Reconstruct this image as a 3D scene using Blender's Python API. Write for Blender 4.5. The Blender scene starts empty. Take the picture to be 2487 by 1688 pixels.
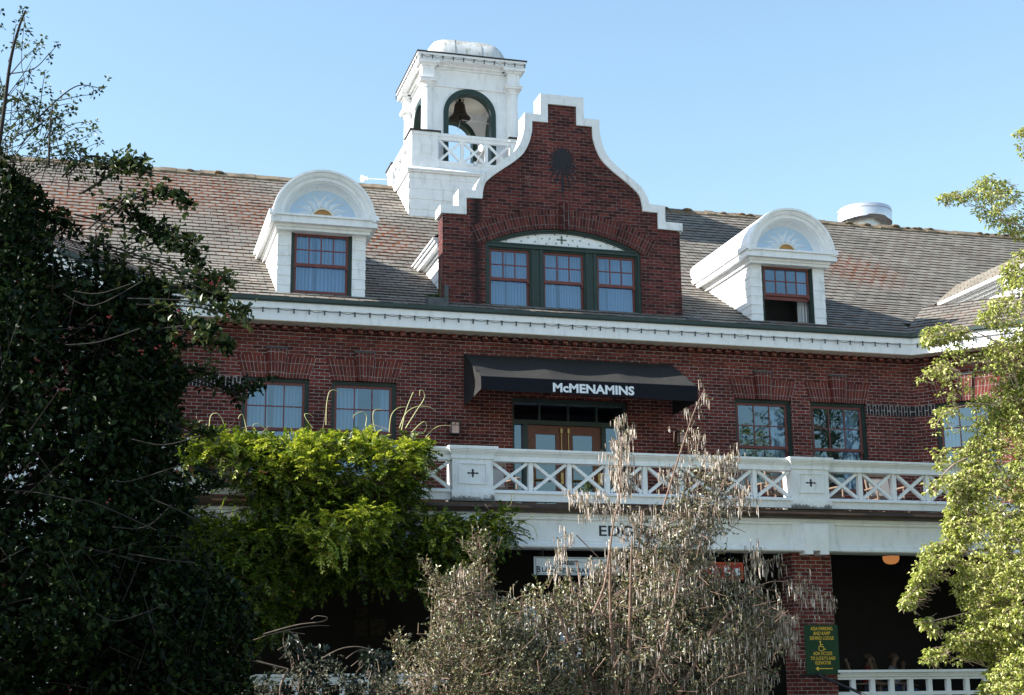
import bpy, bmesh, math, random
import numpy as np
from mathutils import Matrix, Vector
R = math.radians
rng = np.random.default_rng(7)
random.seed(7)
scn = bpy.context.scene
COL = scn.collection

# ------------------------------------------------------------------ camera
F_PX, IMG_W, IMG_H = 3580.48, 2487.0, 1688.0
YAW, PITCH, ROLL = R(15.561), R(12.933), R(-0.572)
CAM = np.array([0.0, -30.0, 1.6])
_f = np.array([math.sin(YAW) * math.cos(PITCH), math.cos(YAW) * math.cos(PITCH), math.sin(PITCH)])
_r0 = np.array([math.cos(YAW), -math.sin(YAW), 0.0])
_u0 = np.cross(_r0, _f)
_r = math.cos(ROLL) * _r0 + math.sin(ROLL) * _u0
_u = -math.sin(ROLL) * _r0 + math.cos(ROLL) * _u0
cd = bpy.data.cameras.new('camera')
cd.sensor_fit = 'HORIZONTAL'; cd.sensor_width = 36.0; cd.lens = F_PX / IMG_W * 36.0
cd.clip_start = 0.1; cd.clip_end = 3000
cam = bpy.data.objects.new('camera', cd); COL.objects.link(cam)
cam.matrix_world = Matrix(((_r[0], _u[0], -_f[0], CAM[0]), (_r[1], _u[1], -_f[1], CAM[1]),
                           (_r[2], _u[2], -_f[2], CAM[2]), (0, 0, 0, 1)))
scn.camera = cam

def at(px, py, Y):
    """world point on the plane y=Y seen at photo pixel (px,py); arrays allowed"""
    px = np.asarray(px, float); py = np.asarray(py, float)
    d = _f + ((px - IMG_W / 2) / F_PX)[..., None] * _r - ((py - IMG_H / 2) / F_PX)[..., None] * _u
    t = (np.asarray(Y) - CAM[1]) / d[..., 1]
    return CAM + t[..., None] * d

# ------------------------------------------------------------------ light
SUN_AZ, SUN_EL = R(-85.0), R(34.0)
world = bpy.data.worlds.new('World'); scn.world = world; world.use_nodes = True
wn = world.node_tree
sky = wn.nodes.new('ShaderNodeTexSky'); sky.sky_type = 'NISHITA'; sky.sun_disc = False
sky.sun_elevation = SUN_EL; sky.sun_rotation = SUN_AZ % (2 * math.pi)
sky.air_density = 1.8; sky.dust_density = 0.8; sky.ozone_density = 4.0; sky.altitude = 50
wn.links.new(sky.outputs[0], wn.nodes['Background'].inputs[0])
wn.nodes['Background'].inputs[1].default_value = 0.098
sd = bpy.data.lights.new('sun', 'SUN'); sd.energy = 5.0; sd.angle = R(0.5); sd.color = (1.0, 0.96, 0.90)
sun = bpy.data.objects.new('sun', sd); COL.objects.link(sun)
sv = Vector((math.sin(SUN_AZ) * math.cos(SUN_EL), math.cos(SUN_AZ) * math.cos(SUN_EL), math.sin(SUN_EL)))
sun.rotation_euler = sv.to_track_quat('Z', 'Y').to_euler()
vs = scn.view_settings
vs.view_transform = 'Standard'; vs.look = 'None'; vs.exposure = 1.38; vs.gamma = 1.0; vs.use_curve_mapping = False

# ------------------------------------------------------------------ materials
def new_mat(name):
    m = bpy.data.materials.new(name); m.use_nodes = True
    nt = m.node_tree; nt.nodes.clear()
    out = nt.nodes.new('ShaderNodeOutputMaterial')
    return m, nt, out
def N(nt, t, **kw):
    n = nt.nodes.new('ShaderNode' + t)
    for k, v in kw.items():
        if k in n.inputs: n.inputs[k].default_value = v
        else: setattr(n, k, v)
    return n
def ramp(nt, src, stops):
    n = nt.nodes.new('ShaderNodeValToRGB'); e = n.color_ramp.elements
    while len(e) < len(stops): e.new(0.5)
    for i, (p, c) in enumerate(stops):
        e[i].position = p; e[i].color = (*c, 1) if len(c) == 3 else c
    nt.links.new(src, n.inputs[0]); return n
def mix(nt, a, b, fac, mode='MIX'):
    n = nt.nodes.new('ShaderNodeMix'); n.data_type = 'RGBA'; n.blend_type = mode
    for v, i in ((a, 6), (b, 7), (fac, 0)):
        if isinstance(v, (int, float)): n.inputs[i].default_value = v
        elif isinstance(v, tuple): n.inputs[i].default_value = (*v, 1)
        else: nt.links.new(v, n.inputs[i])
    return n.outputs[2]
def math_(nt, op, a, b=None):
    n = nt.nodes.new('ShaderNodeMath'); n.operation = op
    for v, i in ((a, 0), (b, 1)):
        if v is None: continue
        if isinstance(v, (int, float)): n.inputs[i].default_value = v
        else: nt.links.new(v, n.inputs[i])
    return n.outputs[0]
def wall_coords(nt):
    """(u along the wall, z) from world position and true normal"""
    g = nt.nodes.new('ShaderNodeNewGeometry')
    c = nt.nodes.new('ShaderNodeVectorMath'); c.operation = 'CROSS_PRODUCT'; c.inputs[0].default_value = (0, 0, 1)
    nt.links.new(g.outputs['True Normal'], c.inputs[1])
    d = nt.nodes.new('ShaderNodeVectorMath'); d.operation = 'DOT_PRODUCT'
    nt.links.new(c.outputs[0], d.inputs[0]); nt.links.new(g.outputs['Position'], d.inputs[1])
    s = nt.nodes.new('ShaderNodeSeparateXYZ'); nt.links.new(g.outputs['Position'], s.inputs[0])
    cb = nt.nodes.new('ShaderNodeCombineXYZ')
    nt.links.new(d.outputs['Value'], cb.inputs[0]); nt.links.new(s.outputs[2], cb.inputs[1])
    return cb.outputs[0], g.outputs['Position']
def simple(name, col, rough=0.6, var=0.12, scale=6.0, metal=0.0, spec=0.4, bump=0.0, dirt=0.0, dirtcol=(0.12, 0.11, 0.09)):
    m, nt, out = new_mat(name)
    b = N(nt, 'BsdfPrincipled', Roughness=rough, Metallic=metal); b.inputs['Specular IOR Level'].default_value = spec
    g = nt.nodes.new('ShaderNodeNewGeometry')
    n1 = N(nt, 'TexNoise', Scale=scale, Detail=5.0, Roughness=0.6); nt.links.new(g.outputs['Position'], n1.inputs['Vector'])
    lo = tuple(c * (1 - var) for c in col); hi = tuple(min(1, c * (1 + var * 0.6)) for c in col)
    c = ramp(nt, n1.outputs[0], [(0.3, lo), (0.7, hi)]).outputs[0]
    if dirt > 0:
        mp = nt.nodes.new('ShaderNodeMapping'); mp.inputs['Scale'].default_value = (3.0, 3.0, 0.7)
        nt.links.new(g.outputs['Position'], mp.inputs[0])
        n2 = N(nt, 'TexNoise', Scale=2.5, Detail=8.0, Roughness=0.7); nt.links.new(mp.outputs[0], n2.inputs['Vector'])
        k = ramp(nt, n2.outputs[0], [(0.52, (0, 0, 0)), (0.72, (dirt, dirt, dirt))]).outputs[0]
        c = mix(nt, c, dirtcol, k)
    nt.links.new(c, b.inputs['Base Color'])
    if bump:
        bp = N(nt, 'Bump', Strength=bump, Distance=0.01); n3 = N(nt, 'TexNoise', Scale=60.0, Detail=3.0)
        nt.links.new(g.outputs['Position'], n3.inputs['Vector']); nt.links.new(n3.outputs[0], bp.inputs['Height'])
        nt.links.new(bp.outputs[0], b.inputs['Normal'])
    nt.links.new(b.outputs[0], out.inputs[0]); return m
def grime(m, z0, z1, amount=0.9, col=(0.05, 0.05, 0.045)):
    """black mould speckle growing between heights z0 and z1"""
    nt = m.node_tree; b = [n for n in nt.nodes if n.type == 'BSDF_PRINCIPLED'][0]; src = b.inputs['Base Color'].links[0].from_socket
    g = nt.nodes.new('ShaderNodeNewGeometry'); s = nt.nodes.new('ShaderNodeSeparateXYZ'); nt.links.new(g.outputs['Position'], s.inputs[0])
    n = N(nt, 'TexNoise', Scale=26.0, Detail=8.0, Roughness=0.8); nt.links.new(g.outputs['Position'], n.inputs['Vector'])
    n2 = N(nt, 'TexNoise', Scale=3.0, Detail=2.0); nt.links.new(g.outputs['Position'], n2.inputs['Vector'])
    h = math_(nt, 'DIVIDE', math_(nt, 'SUBTRACT', z1, s.outputs[2]), z1 - z0); h = math_(nt, 'MULTIPLY', math_(nt, 'MAXIMUM', h, 0.0), math_(nt, 'LESS_THAN', h, 1.3))
    k = math_(nt, 'ADD', math_(nt, 'MULTIPLY', h, 0.42), math_(nt, 'SUBTRACT', n.outputs[0], 0.62)); k = math_(nt, 'ADD', k, math_(nt, 'MULTIPLY', math_(nt, 'SUBTRACT', n2.outputs[0], 0.5), 0.5))
    k = math_(nt, 'MINIMUM', math_(nt, 'MAXIMUM', math_(nt, 'MULTIPLY', math_(nt, 'MULTIPLY', k, 6.0), math_(nt, 'GREATER_THAN', h, 0.001)), 0.0), amount)
    nt.links.new(mix(nt, src, col, k), b.inputs['Base Color'])
def brick(name, c1, c2, mortar, stain=0.5, uv=False, mortar_size=0.0065, efflor=0.0, stain_at=None):
    m, nt, out = new_mat(name)
    b = N(nt, 'BsdfPrincipled', Roughness=0.85); b.inputs['Specular IOR Level'].default_value = 0.25
    if uv:
        t = nt.nodes.new('ShaderNodeTexCoord'); vec = t.outputs['UV']
        g = nt.nodes.new('ShaderNodeNewGeometry'); pos = g.outputs['Position']
    else:
        vec, pos = wall_coords(nt)
    # wobble the courses a little
    nw = N(nt, 'TexNoise', Scale=3.0, Detail=2.0); nt.links.new(pos, nw.inputs['Vector'])
    vm = nt.nodes.new('ShaderNodeVectorMath'); vm.operation = 'MULTIPLY_ADD'
    vm.inputs[1].default_value = (0.012, 0.012, 0)
    nt.links.new(nw.outputs['Color'], vm.inputs[0]); nt.links.new(vec, vm.inputs[2])
    bt = nt.nodes.new('ShaderNodeTexBrick')
    bt.inputs['Scale'].default_value = 1.0; bt.inputs['Mortar Size'].default_value = mortar_size
    bt.inputs['Brick Width'].default_value = 0.215; bt.inputs['Row Height'].default_value = 0.0735
    bt.inputs['Mortar Smooth'].default_value = 0.15; bt.inputs['Bias'].default_value = -0.1
    bt.inputs['Color1'].default_value = (*c1, 1); bt.inputs['Color2'].default_value = (*c2, 1)
    nt.links.new(vm.outputs[0], bt.inputs['Vector'])
    nm = N(nt, 'TexNoise', Scale=9.0, Detail=4.0); nt.links.new(pos, nm.inputs['Vector'])
    mc = ramp(nt, nm.outputs[0], [(0.35, tuple(x * 0.45 for x in mortar)), (0.65, mortar)]).outputs[0]
    nt.links.new(mc, bt.inputs['Mortar'])
    # large tone drift and soot
    n1 = N(nt, 'TexNoise', Scale=0.9, Detail=6.0, Roughness=0.65); nt.links.new(pos, n1.inputs['Vector'])
    k = ramp(nt, n1.outputs[0], [(0.3, (1 - stain,) * 3), (0.68, (1.12,) * 3)]).outputs[0]
    c = mix(nt, bt.outputs['Color'], k, 1.0, 'MULTIPLY')
    n2 = N(nt, 'TexNoise', Scale=38.0, Detail=3.0); nt.links.new(pos, n2.inputs['Vector'])
    k2 = ramp(nt, n2.outputs[0], [(0.25, (0.72,) * 3), (0.7, (1.15,) * 3)]).outputs[0]
    c = mix(nt, c, k2, 1.0, 'MULTIPLY')
    if efflor > 0:
        n3 = N(nt, 'TexNoise', Scale=2.2, Detail=9.0, Roughness=0.75); nt.links.new(pos, n3.inputs['Vector'])
        k3 = ramp(nt, n3.outputs[0], [(0.6, (0, 0, 0)), (0.78, (efflor,) * 3)]).outputs[0]
        c = mix(nt, c, (0.42, 0.38, 0.38), k3)
    if stain_at:   # soot streaks running down the wall at given x
        s = nt.nodes.new('ShaderNodeSeparateXYZ'); nt.links.new(pos, s.inputs[0])
        for xs, w in stain_at:
            d = math_(nt, 'ABSOLUTE', math_(nt, 'SUBTRACT', s.outputs[0], xs))
            q = math_(nt, 'SUBTRACT', 1.15, math_(nt, 'DIVIDE', d, w))
            q = math_(nt, 'MULTIPLY', math_(nt, 'MAXIMUM', q, 0.0), nm.outputs[0])
            q = math_(nt, 'MINIMUM', math_(nt, 'MULTIPLY', q, 1.8), 0.85)
            c = mix(nt, c, (0.012, 0.009, 0.010), q)
    nt.links.new(c, b.inputs['Base Color'])
    bp = N(nt, 'Bump', Strength=0.6, Distance=0.008); inv = math_(nt, 'SUBTRACT', 1.0, bt.outputs['Fac'])
    nt.links.new(inv, bp.inputs['Height']); nt.links.new(bp.outputs[0], b.inputs['Normal'])
    nt.links.new(b.outputs[0], out.inputs[0]); return m
def shingle_mat():
    m, nt, out = new_mat('slate_shingle')
    b = N(nt, 'BsdfPrincipled', Roughness=0.8); b.inputs['Specular IOR Level'].default_value = 0.3
    t = nt.nodes.new('ShaderNodeTexCoord'); g = nt.nodes.new('ShaderNodeNewGeometry')
    bt = nt.nodes.new('ShaderNodeTexBrick')
    bt.inputs['Scale'].default_value = 1.0; bt.inputs['Brick Width'].default_value = 0.31
    bt.inputs['Row Height'].default_value = 0.25; bt.inputs['Mortar Size'].default_value = 0.010; bt.inputs['Mortar Smooth'].default_value = 0.1
    bt.inputs['Color1'].default_value = (0.142, 0.131, 0.110, 1); bt.inputs['Color2'].default_value = (0.195, 0.181, 0.154, 1)
    bt.inputs['Mortar'].default_value = (0.022, 0.018, 0.015, 1); bt.inputs['Bias'].default_value = 0.1
    nt.links.new(t.outputs['UV'], bt.inputs['Vector'])
    n1 = N(nt, 'TexNoise', Scale=0.7, Detail=5.0, Roughness=0.6); nt.links.new(g.outputs['Position'], n1.inputs['Vector'])
    k = ramp(nt, n1.outputs[0], [(0.3, (0.78,) * 3), (0.7, (1.1,) * 3)]).outputs[0]
    c = mix(nt, bt.outputs['Color'], k, 1.0, 'MULTIPLY')
    # moss creeping out of the gaps, in patches
    b2 = nt.nodes.new('ShaderNodeTexBrick')
    for k_, v in (('Scale', 1.0), ('Brick Width', 0.31), ('Row Height', 0.25), ('Mortar Size', 0.055), ('Mortar Smooth', 0.5)):
        b2.inputs[k_].default_value = v
    nt.links.new(t.outputs['UV'], b2.inputs['Vector'])
    n2 = N(nt, 'TexNoise', Scale=0.55, Detail=3.0, Roughness=0.55); nt.links.new(g.outputs['Position'], n2.inputs['Vector'])
    n3 = N(nt, 'TexNoise', Scale=7.0, Detail=5.0, Roughness=0.7); nt.links.new(g.outputs['Position'], n3.inputs['Vector'])
    q = math_(nt, 'MULTIPLY', b2.outputs['Fac'], ramp(nt, n2.outputs[0], [(0.42, (0.2,) * 3), (0.58, (1, 1, 1))]).outputs[0])
    q = math_(nt, 'MULTIPLY', q, ramp(nt, n3.outputs[0], [(0.46, (0, 0, 0)), (0.56, (1, 1, 1))]).outputs[0])
    mo = None    # rusty moss patches where they grow on the real roof
    for (mx_, my_, mr) in ((1.6, 6.9, 2.4), (3.6, 5.6, 1.8), (6.2, 4.4, 1.5), (19.4, 4.6, 1.5), (-1.5, 5.0, 2.5)):
        vd = nt.nodes.new('ShaderNodeVectorMath'); vd.operation = 'DISTANCE'; vd.inputs[1].default_value = (mx_, my_, 0)
        vz = nt.nodes.new('ShaderNodeVectorMath'); vz.operation = 'MULTIPLY'; vz.inputs[1].default_value = (1, 1, 0); nt.links.new(g.outputs['Position'], vz.inputs[0]); nt.links.new(vz.outputs[0], vd.inputs[0])
        k_ = math_(nt, 'MAXIMUM', math_(nt, 'SUBTRACT', 1.0, math_(nt, 'DIVIDE', vd.outputs['Value'], mr)), 0.0)
        mo = k_ if mo is None else math_(nt, 'MAXIMUM', mo, k_)
    n4 = N(nt, 'TexNoise', Scale=9.0, Detail=4.0, Roughness=0.65); nt.links.new(g.outputs['Position'], n4.inputs['Vector'])
    mo = math_(nt, 'MULTIPLY', math_(nt, 'MINIMUM', math_(nt, 'MULTIPLY', mo, 1.7), 1.0), ramp(nt, n4.outputs[0], [(0.40, (0, 0, 0)), (0.52, (1, 1, 1))]).outputs[0])
    mo = math_(nt, 'MULTIPLY', mo, math_(nt, 'MINIMUM', math_(nt, 'ADD', math_(nt, 'MULTIPLY', b2.outputs['Fac'], 1.2), 0.12), 1.0))
    q = math_(nt, 'MAXIMUM', math_(nt, 'MULTIPLY', q, 0.28), mo)
    c = mix(nt, c, ramp(nt, n3.outputs[0], [(0.35, (0.075, 0.020, 0.008)), (0.65, (0.200, 0.062, 0.020))]).outputs[0], q)
    nt.links.new(c, b.inputs['Base Color'])
    nb = N(nt, 'TexNoise', Scale=45.0, Detail=4.0); nt.links.new(g.outputs['Position'], nb.inputs['Vector'])
    bp = N(nt, 'Bump', Strength=0.5, Distance=0.006); nt.links.new(nb.outputs[0], bp.inputs['Height']); nt.links.new(bp.outputs[0], b.inputs['Normal'])
    nt.links.new(b.outputs[0], out.inputs[0]); return m
def glass_mat():
    m, nt, out = new_mat('window_glass')
    tr = N(nt, 'BsdfTransparent'); tr.inputs[0].default_value = (0.50, 0.64, 0.84, 1)
    gl = N(nt, 'BsdfGlossy', Roughness=0.01); gl.inputs[0].default_value = (0.46, 0.62, 0.82, 1)
    g = nt.nodes.new('ShaderNodeNewGeometry')
    n = N(nt, 'TexNoise', Scale=2.2, Detail=1.0); nt.links.new(g.outputs['Position'], n.inputs['Vector'])
    bp = N(nt, 'Bump', Strength=0.12, Distance=0.02); nt.links.new(n.outputs[0], bp.inputs['Height']); nt.links.new(bp.outputs[0], gl.inputs['Normal'])
    mx = nt.nodes.new('ShaderNodeMixShader'); mx.inputs[0].default_value = 0.24
    nt.links.new(tr.outputs[0], mx.inputs[1]); nt.links.new(gl.outputs[0], mx.inputs[2]); nt.links.new(mx.outputs[0], out.inputs[0]); return m
def leaf_mat(name, cols, trans=0.4, gloss=0.06, rough=0.35, tcol=None, scale_noise=None):
    m, nt, out = new_mat(name)
    g = nt.nodes.new('ShaderNodeNewGeometry')
    n_ = len(cols)
    c = ramp(nt, g.outputs['Random Per Island'], [((i + 0.5) / n_, cc) for i, cc in enumerate(cols)]).outputs[0]
    d = N(nt, 'BsdfDiffuse'); t = N(nt, 'BsdfTranslucent'); s = N(nt, 'BsdfGlossy', Roughness=rough)
    nt.links.new(c, d.inputs[0])
    if tcol: nt.links.new(mix(nt, c, tcol, 0.6), t.inputs[0])
    else: nt.links.new(c, t.inputs[0])
    m1 = nt.nodes.new('ShaderNodeMixShader'); m1.inputs[0].default_value = trans
    nt.links.new(d.outputs[0], m1.inputs[1]); nt.links.new(t.outputs[0], m1.inputs[2])
    m2 = nt.nodes.new('ShaderNodeMixShader'); m2.inputs[0].default_value = gloss
    nt.links.new(m1.outputs[0], m2.inputs[1]); nt.links.new(s.outputs[0], m2.inputs[2])
    nt.links.new(m2.outputs[0], out.inputs[0]); return m
def emit_mat(name, col, st):
    m, nt, out = new_mat(name); e = N(nt, 'Emission', Strength=st); e.inputs[0].default_value = (*col, 1)
    nt.links.new(e.outputs[0], out.inputs[0]); return m
def cloth_mat():
    m, nt, out = new_mat('curtain_cloth')
    d = N(nt, 'BsdfDiffuse'); t = N(nt, 'BsdfTranslucent')
    d.inputs[0].default_value = (0.72, 0.74, 0.76, 1); t.inputs[0].default_value = (0.5, 0.52, 0.55, 1)
    mx = nt.nodes.new('ShaderNodeMixShader'); mx.inputs[0].default_value = 0.25
    nt.links.new(d.outputs[0], mx.inputs[1]); nt.links.new(t.outputs[0], mx.inputs[2]); nt.links.new(mx.outputs[0], out.inputs[0]); return m

M = {}
M['brick'] = brick('red_brick', (0.085, 0.016, 0.012), (0.215, 0.043, 0.029), (0.40, 0.36, 0.34), stain=0.40)
M['brick_dark'] = brick('sooty_brick', (0.052, 0.011, 0.010), (0.175, 0.036, 0.027), (0.20, 0.175, 0.17), stain=0.45, efflor=0.6,
                        stain_at=[(7.58, 0.14)])
M['brick_uv'] = brick('arch_brick', (0.110, 0.021, 0.015), (0.205, 0.041, 0.027), (0.36, 0.32, 0.30), stain=0.35, uv=True)
M['brick_uv_dark'] = brick('sooty_arch_brick', (0.052, 0.011, 0.010), (0.160, 0.034, 0.025), (0.19, 0.165, 0.16), stain=0.45, uv=True)
M['belt'] = brick('black_belt_brick', (0.012, 0.012, 0.017), (0.05, 0.022, 0.022), (0.46, 0.44, 0.42), stain=0.3, uv=True, mortar_size=0.009)
M['white'] = simple('white_paint', (0.79, 0.80, 0.81), 0.55, 0.06, 4.0, bump=0.05, dirt=0.34, dirtcol=(0.34, 0.33, 0.31))
M['white_worn'] = simple('weathered_white_paint', (0.77, 0.78, 0.79), 0.6, 0.07, 5.0, bump=0.08, dirt=0.40, dirtcol=(0.20, 0.19, 0.17))
grime(M['white_worn'], 4.84, 4.99)
M['cream'] = simple('cream_paint', (0.74, 0.69, 0.58), 0.55, 0.05, 4.0)
M['green'] = simple('dark_green_paint', (0.017, 0.036, 0.030), 0.45, 0.2, 5.0)
M['gutter_green'] = simple('green_gutter_paint', (0.028, 0.048, 0.042), 0.5, 0.25, 3.0)
M['red'] = simple('brick_red_sash_paint', (0.150, 0.036, 0.030), 0.45, 0.15, 6.0)
M['shingle'] = shingle_mat()
M['moss'] = simple('mossy_ridge_shingle', (0.155, 0.125, 0.085), 0.9, 0.6, 3.5, bump=0.4, dirt=0.9, dirtcol=(0.20, 0.095, 0.018))
M['glass'] = glass_mat()
M['cloth'] = cloth_mat()
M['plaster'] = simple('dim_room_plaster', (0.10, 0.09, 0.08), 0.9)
M['dark'] = simple('near_black_paint', (0.012, 0.012, 0.014), 0.6)
M['iron'] = simple('black_iron', (0.02, 0.02, 0.022), 0.45, metal=0.4)
M['fabric'] = simple('black_awning_fabric', (0.033, 0.032, 0.031), 0.95, 0.2, 9.0, spec=0.1, bump=0.05, dirt=0.0)
M['valance'] = simple('black_valance_fabric', (0.012, 0.013, 0.018), 0.95, 0.1, 9.0, spec=0.1)
M['letter'] = simple('white_lettering', (0.72, 0.76, 0.80), 0.7, 0.12, 25.0)
M['ink'] = simple('dark_letter_paint', (0.012, 0.014, 0.020), 0.5)
M['bronze'] = simple('brown_copper_gutter', (0.060, 0.038, 0.026), 0.45, 0.35, 3.0, metal=0.3)
M['metal'] = simple('galvanised_metal', (0.66, 0.66, 0.68), 0.38, 0.12, 3.0, metal=0.75)
M['zinc'] = simple('weathered_zinc_dome', (0.62, 0.62, 0.60), 0.5, 0.12, 4.0, metal=0.15, dirt=0.95, dirtcol=(0.20, 0.19, 0.12)); grime(M['zinc'], 19.3, 18.9, 0.55, (0.16, 0.15, 0.09))
M['lead'] = simple('grey_lead_flashing', (0.075, 0.080, 0.085), 0.6, 0.3, 5.0)
M['tar'] = simple('dark_roofing_felt', (0.03, 0.028, 0.028), 0.8)
M['bell'] = simple('dark_bell_bronze', (0.045, 0.035, 0.028), 0.5, 0.3, 8.0, metal=0.6)
M['wood'] = simple('tan_chair_wood', (0.20, 0.135, 0.095), 0.5, 0.25, 14.0)
M['doorwood'] = simple('varnished_door_wood', (0.135, 0.038, 0.016), 0.35, 0.25, 10.0)
M['brass'] = simple('brass', (0.35, 0.24, 0.10), 0.3, 0.1, 9.0, metal=0.9)
M['pale_blue'] = simple('pale_blue_panel_paint', (0.47, 0.60, 0.74), 0.6, 0.06, 7.0)
M['ray'] = simple('relief_ray_paint', (0.76, 0.80, 0.84), 0.6, 0.05, 7.0)
M['gold'] = simple('gold_disc_paint', (0.42, 0.21, 0.06), 0.45, 0.3, 9.0, metal=0.3)
M['sign_green'] = simple('dark_green_sign', (0.006, 0.042, 0.020), 0.4, 0.08)
M['sign_yellow'] = simple('yellow_sign_lettering', (0.80, 0.50, 0.06), 0.5, 0.05)
M['sign_red'] = simple('red_sign_board', (0.30, 0.018, 0.018), 0.45, 0.1)
M['sign_orange'] = simple('orange_sign_border', (0.55, 0.16, 0.03), 0.5, 0.05)
M['sign_white'] = simple('white_sign_board', (0.62, 0.66, 0.70), 0.5, 0.05)
M['lamp_glass'] = emit_mat('amber_lamp_glass', (1.0, 0.40, 0.13), 0.16)
M['lamp_red'] = emit_mat('red_lamp_glow', (1.0, 0.16, 0.08), 1.2)
M['lantern_glass'] = simple('iridescent_lantern_glass', (0.62, 0.40, 0.34), 0.3, 0.35, 30.0)
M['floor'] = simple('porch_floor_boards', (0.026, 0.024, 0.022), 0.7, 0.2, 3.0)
M['grass'] = simple('lawn', (0.038, 0.048, 0.028), 0.9, 0.35, 0.8)
M['paving'] = simple('concrete_path', (0.34, 0.32, 0.29), 0.85, 0.2, 2.0)
M['bounce_gravel'] = simple('pale_bounce_gravel', (0.44, 0.46, 0.48), 0.9, 0.15, 1.5)
M['porch_wall'] = simple('porch_shade_brown', (0.008, 0.006, 0.0055), 0.7, 0.2, 3.0)  # porch shade put into a near-black wall colour
M['bark'] = simple('bark', (0.16, 0.12, 0.09), 0.9, 0.4, 14.0, bump=0.3)
M['bark_dark'] = simple('dark_twig_bark', (0.020, 0.016, 0.013), 0.9, 0.4, 14.0)
M['bark_pale'] = simple('pale_twig_bark', (0.34, 0.25, 0.19), 0.85, 0.35, 14.0)
M['bark_red'] = simple('reddish_twig_bark', (0.20, 0.125, 0.088), 0.8, 0.35, 14.0)
M['tendril'] = simple('young_tendril', (0.42, 0.40, 0.17), 0.6, 0.2, 12.0)
M['holly'] = leaf_mat('holly_leaf', [(0.0035, 0.009, 0.004), (0.006, 0.015, 0.005), (0.010, 0.023, 0.007), (0.022, 0.038, 0.009)], 0.15, 0.012, 0.45)
M['holly_young'] = leaf_mat('young_holly_leaf', [(0.030, 0.055, 0.014), (0.06, 0.085, 0.02), (0.10, 0.115, 0.03)], 0.3, 0.04, 0.4)
M['berry'] = simple('red_berry', (0.13, 0.006, 0.006), 0.3, 0.2, 20.0)
M['wisteria'] = leaf_mat('wisteria_leaf', [(0.009, 0.024, 0.003), (0.022, 0.052, 0.004), (0.055, 0.105, 0.006), (0.16, 0.20, 0.015)], 0.30, 0.03, 0.4, tcol=(0.22, 0.34, 0.01))  # dark tones carry the shade low in the vine
M['wisteria_young_sunlit'] = leaf_mat('sunlit_young_wisteria_leaf', [(0.13, 0.21, 0.010), (0.25, 0.34, 0.020), (0.42, 0.47, 0.045), (0.55, 0.54, 0.10)], 0.38, 0.04, 0.4, tcol=(0.46, 0.52, 0.02))  # young top growth, brightened so its colour carries the sunlight
M['bush_leaf'] = leaf_mat('tassel_bush_leaf', [(0.016, 0.024, 0.008), (0.058, 0.075, 0.022), (0.165, 0.185, 0.065), (0.36, 0.32, 0.16)], 0.25, 0.08, 0.4)
M['tassel'] = leaf_mat('dried_tassel', [(0.23, 0.168, 0.115), (0.39, 0.310, 0.235), (0.54, 0.46, 0.385), (0.75, 0.68, 0.61)], 0.2, 0.03, 0.5)
M['dogwood'] = leaf_mat('pale_green_leaf', [(0.17, 0.22, 0.04), (0.35, 0.40, 0.085), (0.54, 0.56, 0.17), (0.72, 0.69, 0.31)], 0.34, 0.05, 0.35, tcol=(0.42, 0.48, 0.07))
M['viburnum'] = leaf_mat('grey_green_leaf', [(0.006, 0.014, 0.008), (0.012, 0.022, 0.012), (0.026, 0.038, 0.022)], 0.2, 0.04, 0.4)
M['bloom'] = leaf_mat('faded_cream_bloom', [(0.07, 0.07, 0.045), (0.13, 0.125, 0.085)], 0.3, 0.02, 0.5)
M['far_leaf'] = leaf_mat('garden_tree_leaf', [(0.03, 0.055, 0.015), (0.05, 0.085, 0.02), (0.08, 0.12, 0.03)], 0.25, 0.05, 0.5)
M['fern'] = leaf_mat('fern_leaf', [(0.05, 0.10, 0.015), (0.09, 0.16, 0.02)], 0.35, 0.05, 0.4)
M['skin'] = simple('skin', (0.13, 0.07, 0.048), 0.5)
M['shirt_grey'] = simple('grey_shirt', (0.22, 0.21, 0.24), 0.9)
M['shirt_red'] = simple('dark_red_shirt', (0.16, 0.02, 0.02), 0.9)
M['jeans'] = simple('blue_jeans', (0.05, 0.07, 0.14), 0.9)
M['hair'] = simple('brown_hair', (0.05, 0.03, 0.02), 0.6)
M['poster'] = simple('mottled_notice', (0.045, 0.036, 0.024), 0.8, 0.9, 22.0)

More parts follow.
